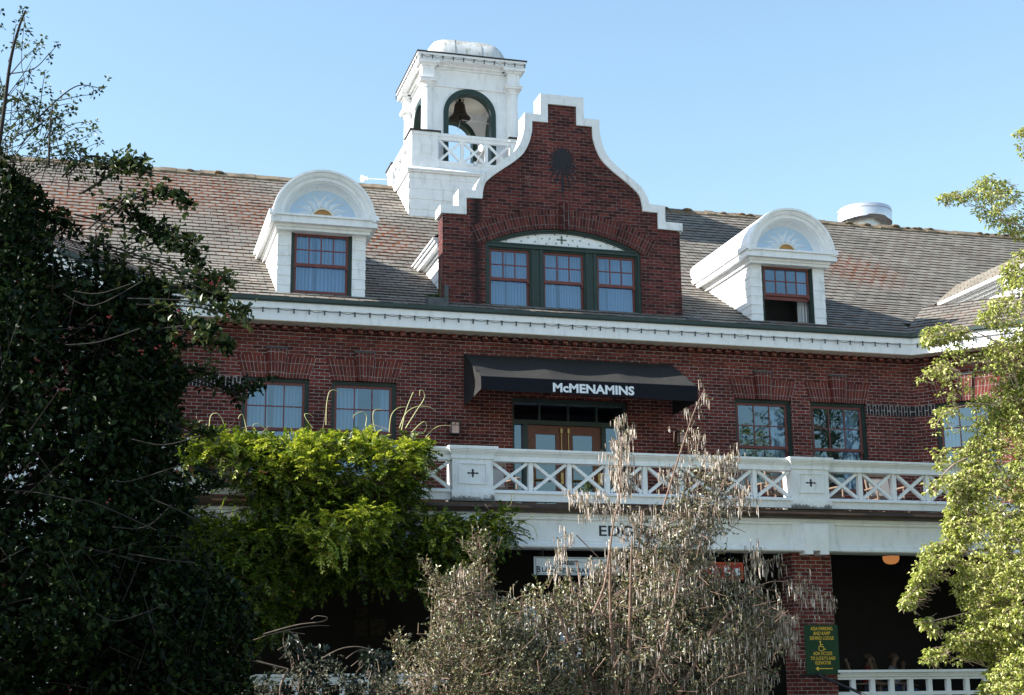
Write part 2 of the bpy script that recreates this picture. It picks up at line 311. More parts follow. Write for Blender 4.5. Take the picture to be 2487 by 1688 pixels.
# ------------------------------------------------------------------ mesh building
ORI = {}
def empty(name, loc=(0, 0, 0)):
    o = bpy.data.objects.new(name, None); o.empty_display_size = 0.3; COL.objects.link(o)
    o.location = loc; ORI[o.name] = Vector(loc); return o
def tag(o, label=None, cat=None, group=None, kind=None):
    if label: o['label'] = label
    if cat: o['category'] = cat
    if group: o['group'] = group
    if kind: o['kind'] = kind
    return o
def _link(name, me, mat, parent, origin):
    me.materials.append(mat)
    o = bpy.data.objects.new(name, me); COL.objects.link(o)
    if parent is not None:
        o.parent = parent; ORI[o.name] = ORI[parent.name]
    else:
        o.location = origin; ORI[o.name] = Vector(origin)
    return o
class MB:
    def __init__(s, T=None): s.V = []; s.Fc = []; s.UV = {}; s.T = T
    def v(s, *pts):
        i = len(s.V); s.V.extend([tuple(p) for p in pts]); return list(range(i, i + len(pts)))
    def face(s, pts, uv=None):
        ids = s.v(*pts); s.Fc.append(ids)
        if uv: s.UV[len(s.Fc) - 1] = uv
        return s
    def box(s, x0, x1, y0, y1, z0, z1):
        i = len(s.V)
        s.V += [(x0, y0, z0), (x1, y0, z0), (x1, y1, z0), (x0, y1, z0), (x0, y0, z1), (x1, y0, z1), (x1, y1, z1), (x0, y1, z1)]
        s.Fc += [[i + a for a in f] for f in ((0, 1, 5, 4), (1, 2, 6, 5), (2, 3, 7, 6), (3, 0, 4, 7), (4, 5, 6, 7), (3, 2, 1, 0))]
        return s
    def prism(s, pts, a, b, axis='y'):
        """extrude a 2D polygon: axis y -> pts are (x,z); x -> (y,z); z -> (x,y)"""
        def p3(p, t): return (p[0], t, p[1]) if axis == 'y' else ((t, p[0], p[1]) if axis == 'x' else (p[0], p[1], t))
        n = len(pts); i = s.v(*[p3(p, a) for p in pts])[0]; s.v(*[p3(p, b) for p in pts])
        s.Fc.append([i + k for k in range(n)]); s.Fc.append([i + n + k for k in range(n)][::-1])
        for k in range(n):
            q = (k + 1) % n; s.Fc.append([i + k, i + n + k, i + n + q, i + q])
        return s
    def bar(s, p, q, w, d, side=(0, 1, 0)):
        """rectangular bar from p to q; width w across, depth d along `side`"""
        p = Vector(p); q = Vector(q); a = (q - p).normalized(); sd_ = Vector(side)
        sd_ = (sd_ - a * sd_.dot(a)).normalized(); c = a.cross(sd_)
        i = len(s.V)
        for e in (p, q):
            for (u, v) in ((-1, -1), (1, -1), (1, 1), (-1, 1)):
                s.V.append(tuple(e + c * (u * w / 2) + sd_ * (v * d / 2)))
        s.Fc += [[i + k for k in f] for f in ((0, 1, 5, 4), (1, 2, 6, 5), (2, 3, 7, 6), (3, 0, 4, 7), (4, 5, 6, 7), (3, 2, 1, 0))]
        return s
    def tube(s, pts, r, n=6, cap=True):
        pts = [Vector(p) for p in pts]; m = len(pts); rs = r if isinstance(r, (list, tuple)) else [r] * m
        base = len(s.V); up = None
        for k, p in enumerate(pts):
            a = (pts[min(k + 1, m - 1)] - pts[max(k - 1, 0)]).normalized()
            if up is None: up = a.orthogonal().normalized()
            else: up = (up - a * up.dot(a)).normalized() if (up - a * up.dot(a)).length > 1e-6 else a.orthogonal().normalized()
            c = a.cross(up)
            for j in range(n):
                t = 2 * math.pi * j / n; s.V.append(tuple(p + (up * math.cos(t) + c * math.sin(t)) * rs[k]))
        for k in range(m - 1):
            for j in range(n):
                q = (j + 1) % n; s.Fc.append([base + k * n + j, base + k * n + q, base + (k + 1) * n + q, base + (k + 1) * n + j])
        if cap:
            s.Fc.append([base + j for j in range(n)][::-1]); s.Fc.append([base + (m - 1) * n + j for j in range(n)])
        return s
    def lathe(s, prof, c, n=20, axis='z'):
        base = len(s.V); m = len(prof)
        for r, h in prof:
            for j in range(n):
                t = 2 * math.pi * j / n
                if axis == 'z': s.V.append((c[0] + r * math.cos(t), c[1] + r * math.sin(t), c[2] + h))
                else: s.V.append((c[0] + r * math.cos(t), c[1] + h, c[2] + r * math.sin(t)))
        for k in range(m - 1):
            for j in range(n):
                q = (j + 1) % n; s.Fc.append([base + k * n + j, base + k * n + q, base + (k + 1) * n + q, base + (k + 1) * n + j])
        return s
    def sphere(s, c, r, n=8, sc=(1, 1, 1)):
        prof = [(max(1e-4, r * math.sin(math.pi * k / n)) , -r * math.cos(math.pi * k / n)) for k in range(n + 1)]
        b = len(s.V); s.lathe([(a, h) for a, h in prof], (0, 0, 0), max(6, n))
        for i in range(b, len(s.V)):
            v = s.V[i]; s.V[i] = (c[0] + v[0] * sc[0], c[1] + v[1] * sc[1], c[2] + v[2] * sc[2])
        return s
    def build(s, name, mat, parent=None, origin=(0, 0, 0), smooth=False, label=None, uvs=False):
        V = s.V
        if s.T is not None: V = [tuple(s.T @ Vector(p)) for p in V]
        o0 = ORI[parent.name] if parent is not None else Vector(origin)
        me = bpy.data.meshes.new(name)
        me.from_pydata([(p[0] - o0[0], p[1] - o0[1], p[2] - o0[2]) for p in V], [], s.Fc)
        if s.UV:
            ul = me.uv_layers.new(name='UVMap')
            for fi, uv in s.UV.items():
                p = me.polygons[fi]
                for k, li in enumerate(p.loop_indices): ul.data[li].uv = uv[k]
        if smooth:
            me.polygons.foreach_set('use_smooth', [True] * len(me.polygons))
            try: me.set_sharp_from_angle(angle=R(40))
            except Exception: pass
        me.update()
        o = _link(name, me, mat, parent, origin)
        if label: o['label'] = label
        return o
def np_mesh(name, V, Fa, mat, parent=None, origin=(0, 0, 0)):
    """V (n,3) world coords, Fa list of (m,k) index arrays"""
    o0 = np.array(ORI[parent.name]) if parent is not None else np.array(origin, float)
    me = bpy.data.meshes.new(name); me.vertices.add(len(V)); me.vertices.foreach_set('co', (V - o0).astype(np.float32).ravel())
    tot = sum(f.size for f in Fa); np_ = sum(len(f) for f in Fa)
    me.loops.add(tot); me.loops.foreach_set('vertex_index', np.concatenate([f.ravel() for f in Fa]).astype(np.int32))
    me.polygons.add(np_); st = []; a = 0
    for f in Fa:
        st.append(a + np.arange(len(f)) * f.shape[1]); a += f.size
    me.polygons.foreach_set('loop_start', np.concatenate(st).astype(np.int32)); me.update(calc_edges=True); me.validate()
    return _link(name, me, mat, parent, origin)
def text_mb(s, height=None, width=None, bold=0.0, cx=0, cz=0, y=0, T=None, depth=0.004, shear=0.0):
    """letters as flat raised shapes in the plane y, centred at cx,cz, facing -y"""
    cu = bpy.data.curves.new('t', 'FONT'); cu.body = s; cu.size = 1.0; cu.offset = bold; cu.extrude = 0.01; cu.resolution_u = 3
    o = bpy.data.objects.new('t', cu); COL.objects.link(o)
    dg = bpy.context.evaluated_depsgraph_get(); dg.update()
    me = bpy.data.meshes.new_from_object(o.evaluated_get(dg))
    V = np.array([v.co[:] for v in me.vertices]); Fs = [list(p.vertices) for p in me.polygons]
    bpy.data.objects.remove(o); bpy.data.curves.remove(cu); bpy.data.meshes.remove(me)
    lo, hi = V.min(0), V.max(0)
    sz = height / (hi[1] - lo[1]) if height else width / (hi[0] - lo[0])
    sx = width / (hi[0] - lo[0]) if width else sz
    mb = MB(T)
    for v in V:
        mb.V.append((cx + (v[0] - (lo[0] + hi[0]) / 2) * sx, y - (v[2] > 0) * depth, cz + (v[1] - (lo[1] + hi[1]) / 2) * sz))
    mb.Fc = Fs; return mb
def merge(*mbs):
    o = MB()
    for m in mbs:
        b = len(o.V); o.V += m.V; o.Fc += [[b + i for i in f] for f in m.Fc]
    return o
def wall_grid(mb, x0, x1, z0, z1, ops, y=0.0, depth=0.16):
    """wall face at y with rectangular openings and their reveals"""
    xs = sorted({x0, x1, *[o[0] for o in ops], *[o[1] for o in ops]}); zs = sorted({z0, z1, *[o[2] for o in ops], *[o[3] for o in ops]})
    for a, b in zip(xs, xs[1:]):
        for c, d in zip(zs, zs[1:]):
            mx, mz = (a + b) / 2, (c + d) / 2
            if any(o[0] < mx < o[1] and o[2] < mz < o[3] for o in ops): continue
            mb.face([(a, y, c), (b, y, c), (b, y, d), (a, y, d)])
    for (a, b, c, d) in ops:
        mb.face([(a, y, c), (a, y + depth, c), (a, y + depth, d), (a, y, d)]); mb.face([(b, y, c), (b, y, d), (b, y + depth, d), (b, y + depth, c)])
        mb.face([(a, y, d), (a, y + depth, d), (b, y + depth, d), (b, y, d)]); mb.face([(a, y, c), (b, y, c), (b, y + depth, c), (a, y + depth, c)])
    return mb

# ------------------------------------------------------------------ ground
g = MB(); g.face([(-900, -900, 0), (900, -900, 0), (900, 900, 0), (-900, 900, 0)])
tag(g.build('lawn', M['grass']), kind='structure')
g = MB(); g.face([(8.0, -60, 0.004), (11.2, -60, 0.004), (11.2, -5.8, 0.004), (8.0, -5.8, 0.004)])
tag(g.build('path', M['paving']), kind='structure')
g = MB(); g.face([(-70, -120, 0.006), (90, -120, 0.006), (90, -32, 0.006), (-70, -32, 0.006)])
tag(g.build('bounce_forecourt', M['bounce_gravel']), kind='structure')  # added pale ground out of view, bounces light onto the facade

# ------------------------------------------------------------------ the lodge
CX = 9.6
lodge = tag(empty('brick_lodge', (CX, 0, 0)), 'three storey red brick lodge with white trim, arched dormers and a stepped curved gable', 'building')
S2 = math.sqrt(0.5)
T_R = Matrix(((S2, S2, 0, 18.0), (-S2, S2, 0, 0), (0, 0, 1, 0), (0, 0, 0, 1)))       # right chamfer: local x along the wall, y inward
T_L = Matrix(((-S2, -S2, 0, 1.2), (-S2, S2, 0, 0), (0, 0, 1, 0), (0, 0, 0, 1)))      # left chamfer, mirrored
WIN = [(2.61, 3.98), (4.45, 5.82), (13.53, 14.92), (15.39, 16.80)]
ZW0, ZW1 = 5.75, 7.85
DOOR = (8.35, 10.96, 4.86, 7.66)
ops = [(a, b, ZW0, ZW1) for a, b in WIN] + [DOOR]
low_ops = []
mb = MB(); wall_grid(mb, 1.2, 18.0, 4.6, 9.02, ops)
mb.face([(-8, 12, 0), (26, 12, 0), (26, 12, 9), (-8, 12, 9)])
mb.build('wall', M['brick'], lodge)
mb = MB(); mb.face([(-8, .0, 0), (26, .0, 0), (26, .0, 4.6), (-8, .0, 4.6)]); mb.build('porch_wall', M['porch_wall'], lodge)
CH_OP = (0.52, 1.9, ZW0, ZW1)
for T, L_ in ((T_R, 6.0), (T_L, 3.8)):
    mb = MB(T); wall_grid(mb, 0, L_, 4.6, 9.02, [CH_OP]); mb.face([(L_, 0, 0), (L_, 9, 0), (L_, 9, 9.0), (L_, 0, 9.0)])
    mb.build('wall', M['brick'], lodge)

LW = T_L @ Vector((3.8, 0, 0))    # left wing front, running on from the end of the chamfer
mb = MB(); wall_grid(mb, -10.0, LW.x, 4.6, 9.02, [(-5.2, -3.8, ZW0, ZW1)], y=LW.y); mb.face([(-10, LW.y, 0), (-10, 12, 0), (-10, 12, 9.0), (-10, LW.y, 9.0)]); mb.build('wall', M['brick'], lodge)
mb = MB(); mb.box(-10.4, LW.x + .2, LW.y - .5, LW.y + .05, 8.955, 9.355); mb.build('cornice_fascia', M['white'], lodge)
mb = MB(); mb.box(-10.5, LW.x + .24, LW.y - .6, LW.y - .42, 9.352, 9.43); mb.build('roof_gutter', M['gutter_green'], lodge)
mb = MB(); mb.face([(-10.4, LW.y - .55, 9.37), (LW.x + .2, LW.y - .55, 9.37), (LW.x - 1.0, LW.y + 2.2, 10.6), (-10.4, LW.y + 2.2, 10.6)], [(0, 0), (9, 0), (8, 3), (0, 3)]); mb.face([(-10.4, LW.y - .55, 9.37), (-10.4, LW.y + 2.2, 10.6), (-9, 8.2, 15.05), (-10.2, 12, 9)], [(0, 0), (3, 0), (9, 6), (12, 0)])
mb.face([(-10.4, LW.y + 2.2, 10.6), (LW.x - 1.0, LW.y + 2.2, 10.6), (LW.x + .6, 2.3, 10.9), (-9, 2.3, 10.9)], [(0, 3), (8, 3), (9, 5), (0, 5)]); mb.build('roof', M['shingle'], lodge)
# corbelled brick courses, brick dentils, soffit, fascia, gutter
def layer(mb, off, z0, z1, xl=None, xr=None, inner=0.0):
    k = 0.4142
    mb.prism([(1.2 + k * off if xl is None else xl, -off), (18.0 - k * off if xr is None else xr, -off), (18.0 - k * inner, -inner), (1.2 + k * inner, -inner)], z0, z1, 'z')
def layer_c(mb, off, z0, z1, L=6.0, inner=0.0):
    k = 0.4142; L = L if mb.T is T_R else 3.8; mb.prism([(k * off, -off), (L, -off), (L, -inner), (k * inner, -inner)], z0, z1, 'z')
def brickwork(mb, lay, x0, x1, corner=1):
    lay(mb, 0.025, 8.60, 8.68); lay(mb, 0.05, 8.677, 8.76); lay(mb, 0.075, 8.757, 8.832)
    lay(mb, 0.02, 8.83, 8.95)
mb = MB(); brickwork(mb, layer, 0, 0)
x = 1.35
while x < 17.9:
    mb.box(x, x + 0.108, -0.16, -0.02, 8.835, 8.985); x += 0.2255
mb.box(1.25, 17.95, -0.05, -0.02, 8.982, 9.03)
mb.build('dentil_course', M['brick'], lodge)
for T in (T_R, T_L):
    mb = MB(T); brickwork(mb, layer_c, 0, 0); x = 0.15
    while x < (5.8 if T is T_R else 3.6):
        mb.box(x, x + 0.108, -0.16, -0.02, 8.835, 8.985); x += 0.2255
    mb.build('dentil_course', M['brick'], lodge)
def cornice(lay, T, nm):
    mb = MB(T)
    lay(mb, 0.50, 8.955, 9.20, inner=0.1); lay(mb, 0.535, 9.197, 9.355, inner=0.1); mb.build('cornice_fascia', M['white'], lodge)
    mb = MB(T); lay(mb, 0.485, 8.945, 8.962, inner=0.1); mb.build('cornice_soffit', M['cream'], lodge)
    mb = MB(T); lay(mb, 0.60, 9.352, 9.43, inner=0.42); lay(mb, 0.575, 9.33, 9.354, inner=0.45); mb.build('roof_gutter', M['gutter_green'], lodge)
cornice(layer, None, 'm'); cornice(layer_c, T_R, 'r'); cornice(layer_c, T_L, 'l')

# roofs laid course by course
PROF = [(-0.55, 9.37), (2.5, 11.02), (8.2, 15.05)]
def roof_z(y):
    for (a, b), (c, d) in zip(PROF, PROF[1:]):
        if y <= c: return b + (d - b) * (y - a) / (c - a)
    return PROF[-1][1]
def courses(prof, x0f, x1f, skips=(), ex=0.25, th=0.022, T=None):
    mb = MB(T); L = 0.0; segs = []
    for (a, b), (c, d) in zip(prof, prof[1:]):
        l = math.hypot(c - a, d - b); segs.append((L, L + l, a, b, c, d)); L += l
    def pt(s):
        s = max(0, min(L, s))
        for (p, q, a, b, c, d) in segs:
            if s <= q + 1e-9:
                t = (s - p) / (q - p); return a + (c - a) * t, b + (d - b) * t
    i = 0; r = random.Random(3)
    while i * ex < L:
        s0, s1 = i * ex, (i + 1) * ex + 0.02
        (y0, z0), (y1, z1) = pt(s0), pt(s1); ym = (y0 + y1) / 2
        xa, xb = x0f(ym), x1f(ym)
        cuts = sorted([(a, b) for (a, b, ya, yb) in skips if ya < ym < yb]); xs = xa; parts = []
        for a, b in cuts:
            if a > xs: parts.append((xs, min(a, xb)))
            xs = max(xs, b)
        if xs < xb: parts.append((xs, xb))
        for a, b in parts:
            n = max(1, int((b - a) / 0.31)); 
            for k in range(n):
                u0 = a + (b - a) * k / n; u1 = a + (b - a) * (k + 1) / n
                t0 = th * (0.75 + 0.7 * r.random())
                v0 = i * ex; v1 = v0 + ex
                mb.face([(u0, y0, z0 + t0), (u1, y0, z0 + t0), (u1, y1, z1), (u0, y1, z1)], [(u0, v0 + .008), (u1, v0 + .008), (u1, v1 + .008), (u0, v1 + .008)])
                mb.face([(u0, y0 - .004, z0 - 0.006), (u1, y0 - .004, z0 - 0.006), (u1, y0, z0 + t0), (u0, y0, z0 + t0)], [(u0, v0), (u1, v0), (u1, v0 + .003), (u0, v0 + .003)])
        i += 1
    return mb
DC = (4.19, 15.0)          # dormer centres
skips = [(c - 0.80, c + 0.80, 0.12, 2.6) for c in DC] + [(7.3, 11.9, 0.2, 2.6), (7.6, 10.6, 6.6, 8.3)]
roof = courses(PROF, lambda y: -9.0 if y > 0 else 1.2 + 0.41 * max(0, -y), lambda y: 34.0 if y > 0.6 else 18.2, skips).build('roof', M['shingle'], lodge)
back = MB(); back.face([(-9, 8.2, 15.05), (34, 8.2, 15.05), (34, 17, 9.4), (-9, 17, 9.4)], [(-9, 0), (34, 0), (34, 10), (-9, 10)]); back.build('roof', M['shingle'], lodge)
for T, pr_ in ((T_R, [(-0.55, 9.37), (1.7, 10.587)]), (T_L, [(-0.55, 9.37), (1.7, 10.587)])):
    courses(pr_, lambda y: 0.4142 * (-y) if y < 0 else 0.0, (lambda y: 6.0) if T is T_R else (lambda y: 3.8), (), T=T).build('roof', M['shingle'], lodge)
rg = MB(); r = random.Random(5); x = -9.0
while x < 34:
    if x > 9 and len(rg.V) and rg.V[0][0] < 0: rg.build('ridge_cap', M['moss'], roof); rg = MB()
    w = 0.24 + 0.16 * r.random(); h = 0.022 + 0.035 * r.random()
    if not 7.5 < x < 10.8:
        rg.prism([(7.98, 14.90), (8.2, 15.055), (8.42, 14.90), (8.42, 14.92 + h), (8.2, 15.085 + h), (7.98, 14.92 + h)], x, x + w - 0.004, 'x')
        if r.random() < 0.45:
            rg.sphere((x + w * r.random(), 8.1, 15.04 + h * .8), 0.05 + 0.05 * r.random(), 5, (1.8, 1, 0.6))
    x += w
rg.build('ridge_cap', M['moss'], roof)

# round roof vent behind the ridge
vt = MB(); vc = (22.5, 9.5, 15.2)
vt.lathe([(0.50, -1.2), (0.50, 0.42)], vc, 28); 
for rr, sgn in ((0.83, 1), (0.81, -1)):
    pass
b0 = len(vt.V)
n = 40
for k in range(n):
    t = 2 * math.pi * k / n; c_, s_ = math.cos(t), math.sin(t)
    low = 0.30 + 0.10 * (0.5 + 0.5 * math.cos(t + 2.1))
    if 0.5 < ((t + 2.4) % (2 * math.pi)) < 1.2: low += 0.05
    vt.V += [(vc[0] + .83 * c_, vc[1] + .83 * s_, vc[2] + low), (vc[0] + .83 * c_, vc[1] + .83 * s_, vc[2] + 0.80), (vc[0] + .815 * c_, vc[1] + .815 * s_, vc[2] + 0.82), (vc[0] + .60 * c_, vc[1] + .6 * s_, vc[2] + 0.84)]
for k in range(n):
    q = (k + 1) % n
    for j in range(3): vt.Fc.append([b0 + 4 * k + j, b0 + 4 * q + j, b0 + 4 * q + j + 1, b0 + 4 * k + j + 1])
vt.Fc.append([b0 + 4 * k + 3 for k in range(n)])
vt.lathe([(0.836, 0.70), (0.845, 0.71), (0.836, 0.72)], vc, 40)
vt.build('roof_vent', M['metal'], lodge, smooth=True)

# ------------------------------------------------------------------ windows
def window(parent, name, x0, x1, z0, z1, y, cols, zm, T=None, opened=False, curtain=((0.0, 0.47), (0.53, 1.0)), fw=0.075, room=1.3, seed=0, sill=True, bottom_rows=2):
    """double-hung sash window: frame, sash, panes, curtains, lining. y = front of frame"""
    mb = MB(T)
    for d, o in ((0.0, 0.0), (0.022, 0.028), (0.045, 0.052)):   # stepped green frame
        w = fw - o
        a, b, c, e = x0 + o, x1 - o, z0 + o, z1 - o
        mb.box(a, a + (0.030 if d < .04 else w), y + d, y + 0.13, c, e); mb.box(b - (0.030 if d < .04 else w), b, y + d, y + 0.13, c, e)
        mb.box(a + .03, b - .03, y + d, y + 0.13, e - (0.030 if d < .04 else w), e)
    if sill:
        mb.prism([(y - 0.05, z0 - 0.02), (y - 0.05, z0 + 0.035), (y + 0.13, z0 + 0.06), (y + 0.13, z0 - 0.02)], x0 - 0.03, x1 + 0.03, 'x')
    fr = mb.build(name, M['green'], parent)
    a, b, c, e = x0 + fw, x1 - fw, z0 + 0.06, z1 - fw
    sb = MB(T); yu, yl = y + 0.062, y + 0.095
    st = 0.052
    sb.box(a, a + st, yu, yu + .04, zm, e); sb.box(b - st, b, yu, yu + .04, zm, e); sb.box(a + st, b - st, yu, yu + .04, e - st, e)
    zl = zm + (0.0 if not opened else 0.02)
    sb.box(a, b, yu - 0.012, yu + .05, zm - 0.035, zm + 0.03)
    for sx in (a, b - st):  # sash horns
        sb.prism([(yu - .004, zm - 0.034), (yu - .004, zm - 0.085), (yu + .02, zm - 0.10), (yu + .04, zm - 0.034)], sx + .004, sx + st - .004, 'x')
    gw = (b - a - 2 * st)
    for k in range(1, cols):
        gx = a + st + gw * k / cols; sb.box(gx - .012, gx + .012, yu + .004, yu + .03, zm + .03, e - st)
    for k in range(1, bottom_rows):
        gz = zm + .03 + (e - st - zm - .03) * k / bottom_rows; sb.box(a + st, b - st, yu + .006, yu + .028, gz - .012, gz + .012)
    pn = MB(T); pn.face([(a + st, yu + .017, zm + .03), (b - st, yu + .017, zm + .03), (b - st, yu + .017, e - st), (a + st, yu + .017, e - st)])
    if not opened:
        sb.box(a, a + st, yl, yl + .04, c, zm - .034); sb.box(b - st, b, yl, yl + .04, c, zm - .034); sb.box(a + st, b - st, yl, yl + .04, c, c + .085)
        pn.face([(a + st, yl + .017, c + .085), (b - st, yl + .017, c + .085), (b - st, yl + .017, zm - .034), (a + st, yl + .017, zm - .034)])
    else:
        sb.box(a, b, yl, yl + .04, zm - .12, zm - .036)
    sb.build('sash', M['red'], fr); pn.build('window_pane', M['glass'], fr)
    r = random.Random(seed)
    for (p, q) in curtain:
        if q <= p: continue
        cm = MB(T); n = max(24, int((q - p) * 120)); ph = r.random() * 6; W_ = x1 - x0 - .02
        fl = [r.uniform(0.7, 1.3) for _ in range(n + 1)]
        pts = []; u = 0
        for k in range(n + 1):
            u += fl[k]; t = k / n
            pts.append((x0 + .01 + W_ * (p + (q - p) * t), y + 0.24 + 0.15 * (1 - abs(math.sin(u * .42 + ph)) ** .55)))
        for k in range(n):
            for (za, zb) in ((z0 - .02, z1 + .02),):
                cm.face([(pts[k][0], pts[k][1], za), (pts[k + 1][0], pts[k + 1][1], za), (pts[k + 1][0], pts[k + 1][1], zb), (pts[k][0], pts[k][1], zb)])
        cm.build('curtain', M['cloth'], fr)
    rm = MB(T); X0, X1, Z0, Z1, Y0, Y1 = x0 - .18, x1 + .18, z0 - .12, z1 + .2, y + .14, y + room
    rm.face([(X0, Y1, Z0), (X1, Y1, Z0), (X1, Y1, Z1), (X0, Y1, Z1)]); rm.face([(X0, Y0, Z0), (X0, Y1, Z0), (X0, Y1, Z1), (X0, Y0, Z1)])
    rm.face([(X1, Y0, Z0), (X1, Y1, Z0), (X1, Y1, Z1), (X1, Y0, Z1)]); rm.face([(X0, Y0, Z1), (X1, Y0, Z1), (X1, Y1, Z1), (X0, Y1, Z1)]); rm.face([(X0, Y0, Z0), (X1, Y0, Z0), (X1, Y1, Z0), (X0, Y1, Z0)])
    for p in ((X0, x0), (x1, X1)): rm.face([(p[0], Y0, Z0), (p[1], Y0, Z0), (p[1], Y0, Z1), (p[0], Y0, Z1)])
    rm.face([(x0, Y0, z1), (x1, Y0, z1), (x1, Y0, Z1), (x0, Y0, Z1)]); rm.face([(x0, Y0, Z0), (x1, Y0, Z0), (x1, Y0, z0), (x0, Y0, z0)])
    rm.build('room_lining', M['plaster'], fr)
    return fr
CUR = [((-.02, 0.42), (0.50, 1.02)), ((-.02, 0.44), (0.78, 1.02)), ((-.02, 0.17), (0.74, 0.98)), ((-.02, 0.16), (0.66, 0.96))]
for k, (a, b) in enumerate(WIN):
    window(lodge, 'window', a, b, ZW0, ZW1, 0.06, 3, 6.80 if k < 2 else 6.78, seed=k, curtain=CUR[k])
for T in (T_R, T_L):
    window(lodge, 'window', CH_OP[0], CH_OP[1], ZW0, ZW1, 0.06, 3, 6.80, T=T, seed=9, curtain=((-.02, .3), (.7, 1.02)))
# flat brick arches with keystones
def jack_arch(mb, x0, x1, z0, T=None):
    e0, e1, h = 0.0, 0.135, 0.455; n = 20; y = -0.006
    w0 = x1 - x0 + 2 * e0; w1 = x1 - x0 + 2 * e1
    for k in range(n):
        t0, t1 = k / n, (k + 1) / n; u0, u1 = k * 0.0735 * 1.0, (k + 1) * 0.0735
        a0, a1 = x0 - e0 + w0 * t0, x0 - e0 + w0 * t1; b0, b1 = x0 - e1 + w1 * t0, x0 - e1 + w1 * t1
        s = (k % 2) * 0.1075
        mb.face([(a0, y, z0), (a1, y, z0), (b1, y, z0 + h), (b0, y, z0 + h)], [(s, u0), (s, u1), (s + h, u1), (s + h, u0)])
    mb.face([(x0, y, z0), (x0, .01, z0), (x0 - e1, .01, z0 + h), (x0 - e1, y, z0 + h)]); mb.face([(x1, y, z0), (x1, .01, z0), (x1 + e1, .01, z0 + h), (x1 + e1, y, z0 + h)])
    mb.face([(x0, y, z0), (x1, y, z0), (x1, 0.05, z0), (x0, 0.05, z0)])
def keystone(x, z0, T=None, mat='brick_uv', y=-0.055, w0=0.15, w1=0.205, h=0.60, top=True):
    mb = MB(T)
    n = 5
    for k in range(n):
        t0, t1 = k / n, (k + 1) / n
        f = lambda w, t: x - w + 2 * w * t
        mb.face([(f(w0, t0), y, z0), (f(w0, t1), y, z0), (f(w1, t1), y, z0 + h), (f(w1, t0), y, z0 + h)], [((k % 2) * .1, k * .0735), ((k % 2) * .1, (k + 1) * .0735), ((k % 2) * .1 + h, (k + 1) * .0735), ((k % 2) * .1 + h, k * .0735)])
    for sg in (-1, 1): mb.face([(x + sg * w0, y, z0), (x + sg * w0, 0, z0), (x + sg * w1, 0, z0 + h), (x + sg * w1, y, z0 + h)], [(0, 0), (0, .06), (h, .06), (h, 0)])
    mb.face([(x - w0, y, z0), (x + w0, y, z0), (x + w0, 0, z0), (x - w0, 0, z0)]); mb.face([(x - w1, y, z0 + h), (x + w1, y, z0 + h), (x + w1, 0, z0 + h), (x - w1, 0, z0 + h)])
    k_ = mb.build('keystone', M[mat], lodge)
    if top:
        c = MB(T); c.prism([(y - .02, z0 + h + .001), (y - .02, z0 + h + .015), (-.002, z0 + h + .055), (-.002, z0 + h + .001)], x - w1 - .02, x + w1 + .02, 'x')
        c.build('flashing', M['lead'], k_)
for a, b in WIN:
    mb = MB(); jack_arch(mb, a, b, ZW1); mb.build('window_arch', M['brick_uv'], lodge); keystone((a + b) / 2, ZW1 + .002)
for T in (T_R, T_L):
    mb = MB(T); jack_arch(mb, CH_OP[0], CH_OP[1], ZW1); mb.build('window_arch', M['brick_uv'], lodge); keystone((CH_OP[0] + CH_OP[1]) / 2, ZW1 + .002, T)
# black soldier-brick belt beside the outer windows
def belt(x0, x1, T=None):
    mb = MB(T); mb.face([(x0, -.009, 7.60), (x1, -.009, 7.60), (x1, -.009, 7.835), (x0, -.009, 7.835)], [(0.0, x0), (0.0, x1), (.213, x1), (.213, x0)])
    for z in (7.60, 7.835): mb.face([(x0, -.009, z), (x1, -.009, z), (x1, .01, z), (x0, .01, z)])
    mb.build('belt_course', M['belt'], lodge)
belt(16.80, 18.0); belt(1.2, 2.61); belt(0.0, 0.52, T_R); belt(0, 0.52, T_L); belt(1.9, 6, T_R); belt(1.9, 3.8, T_L)

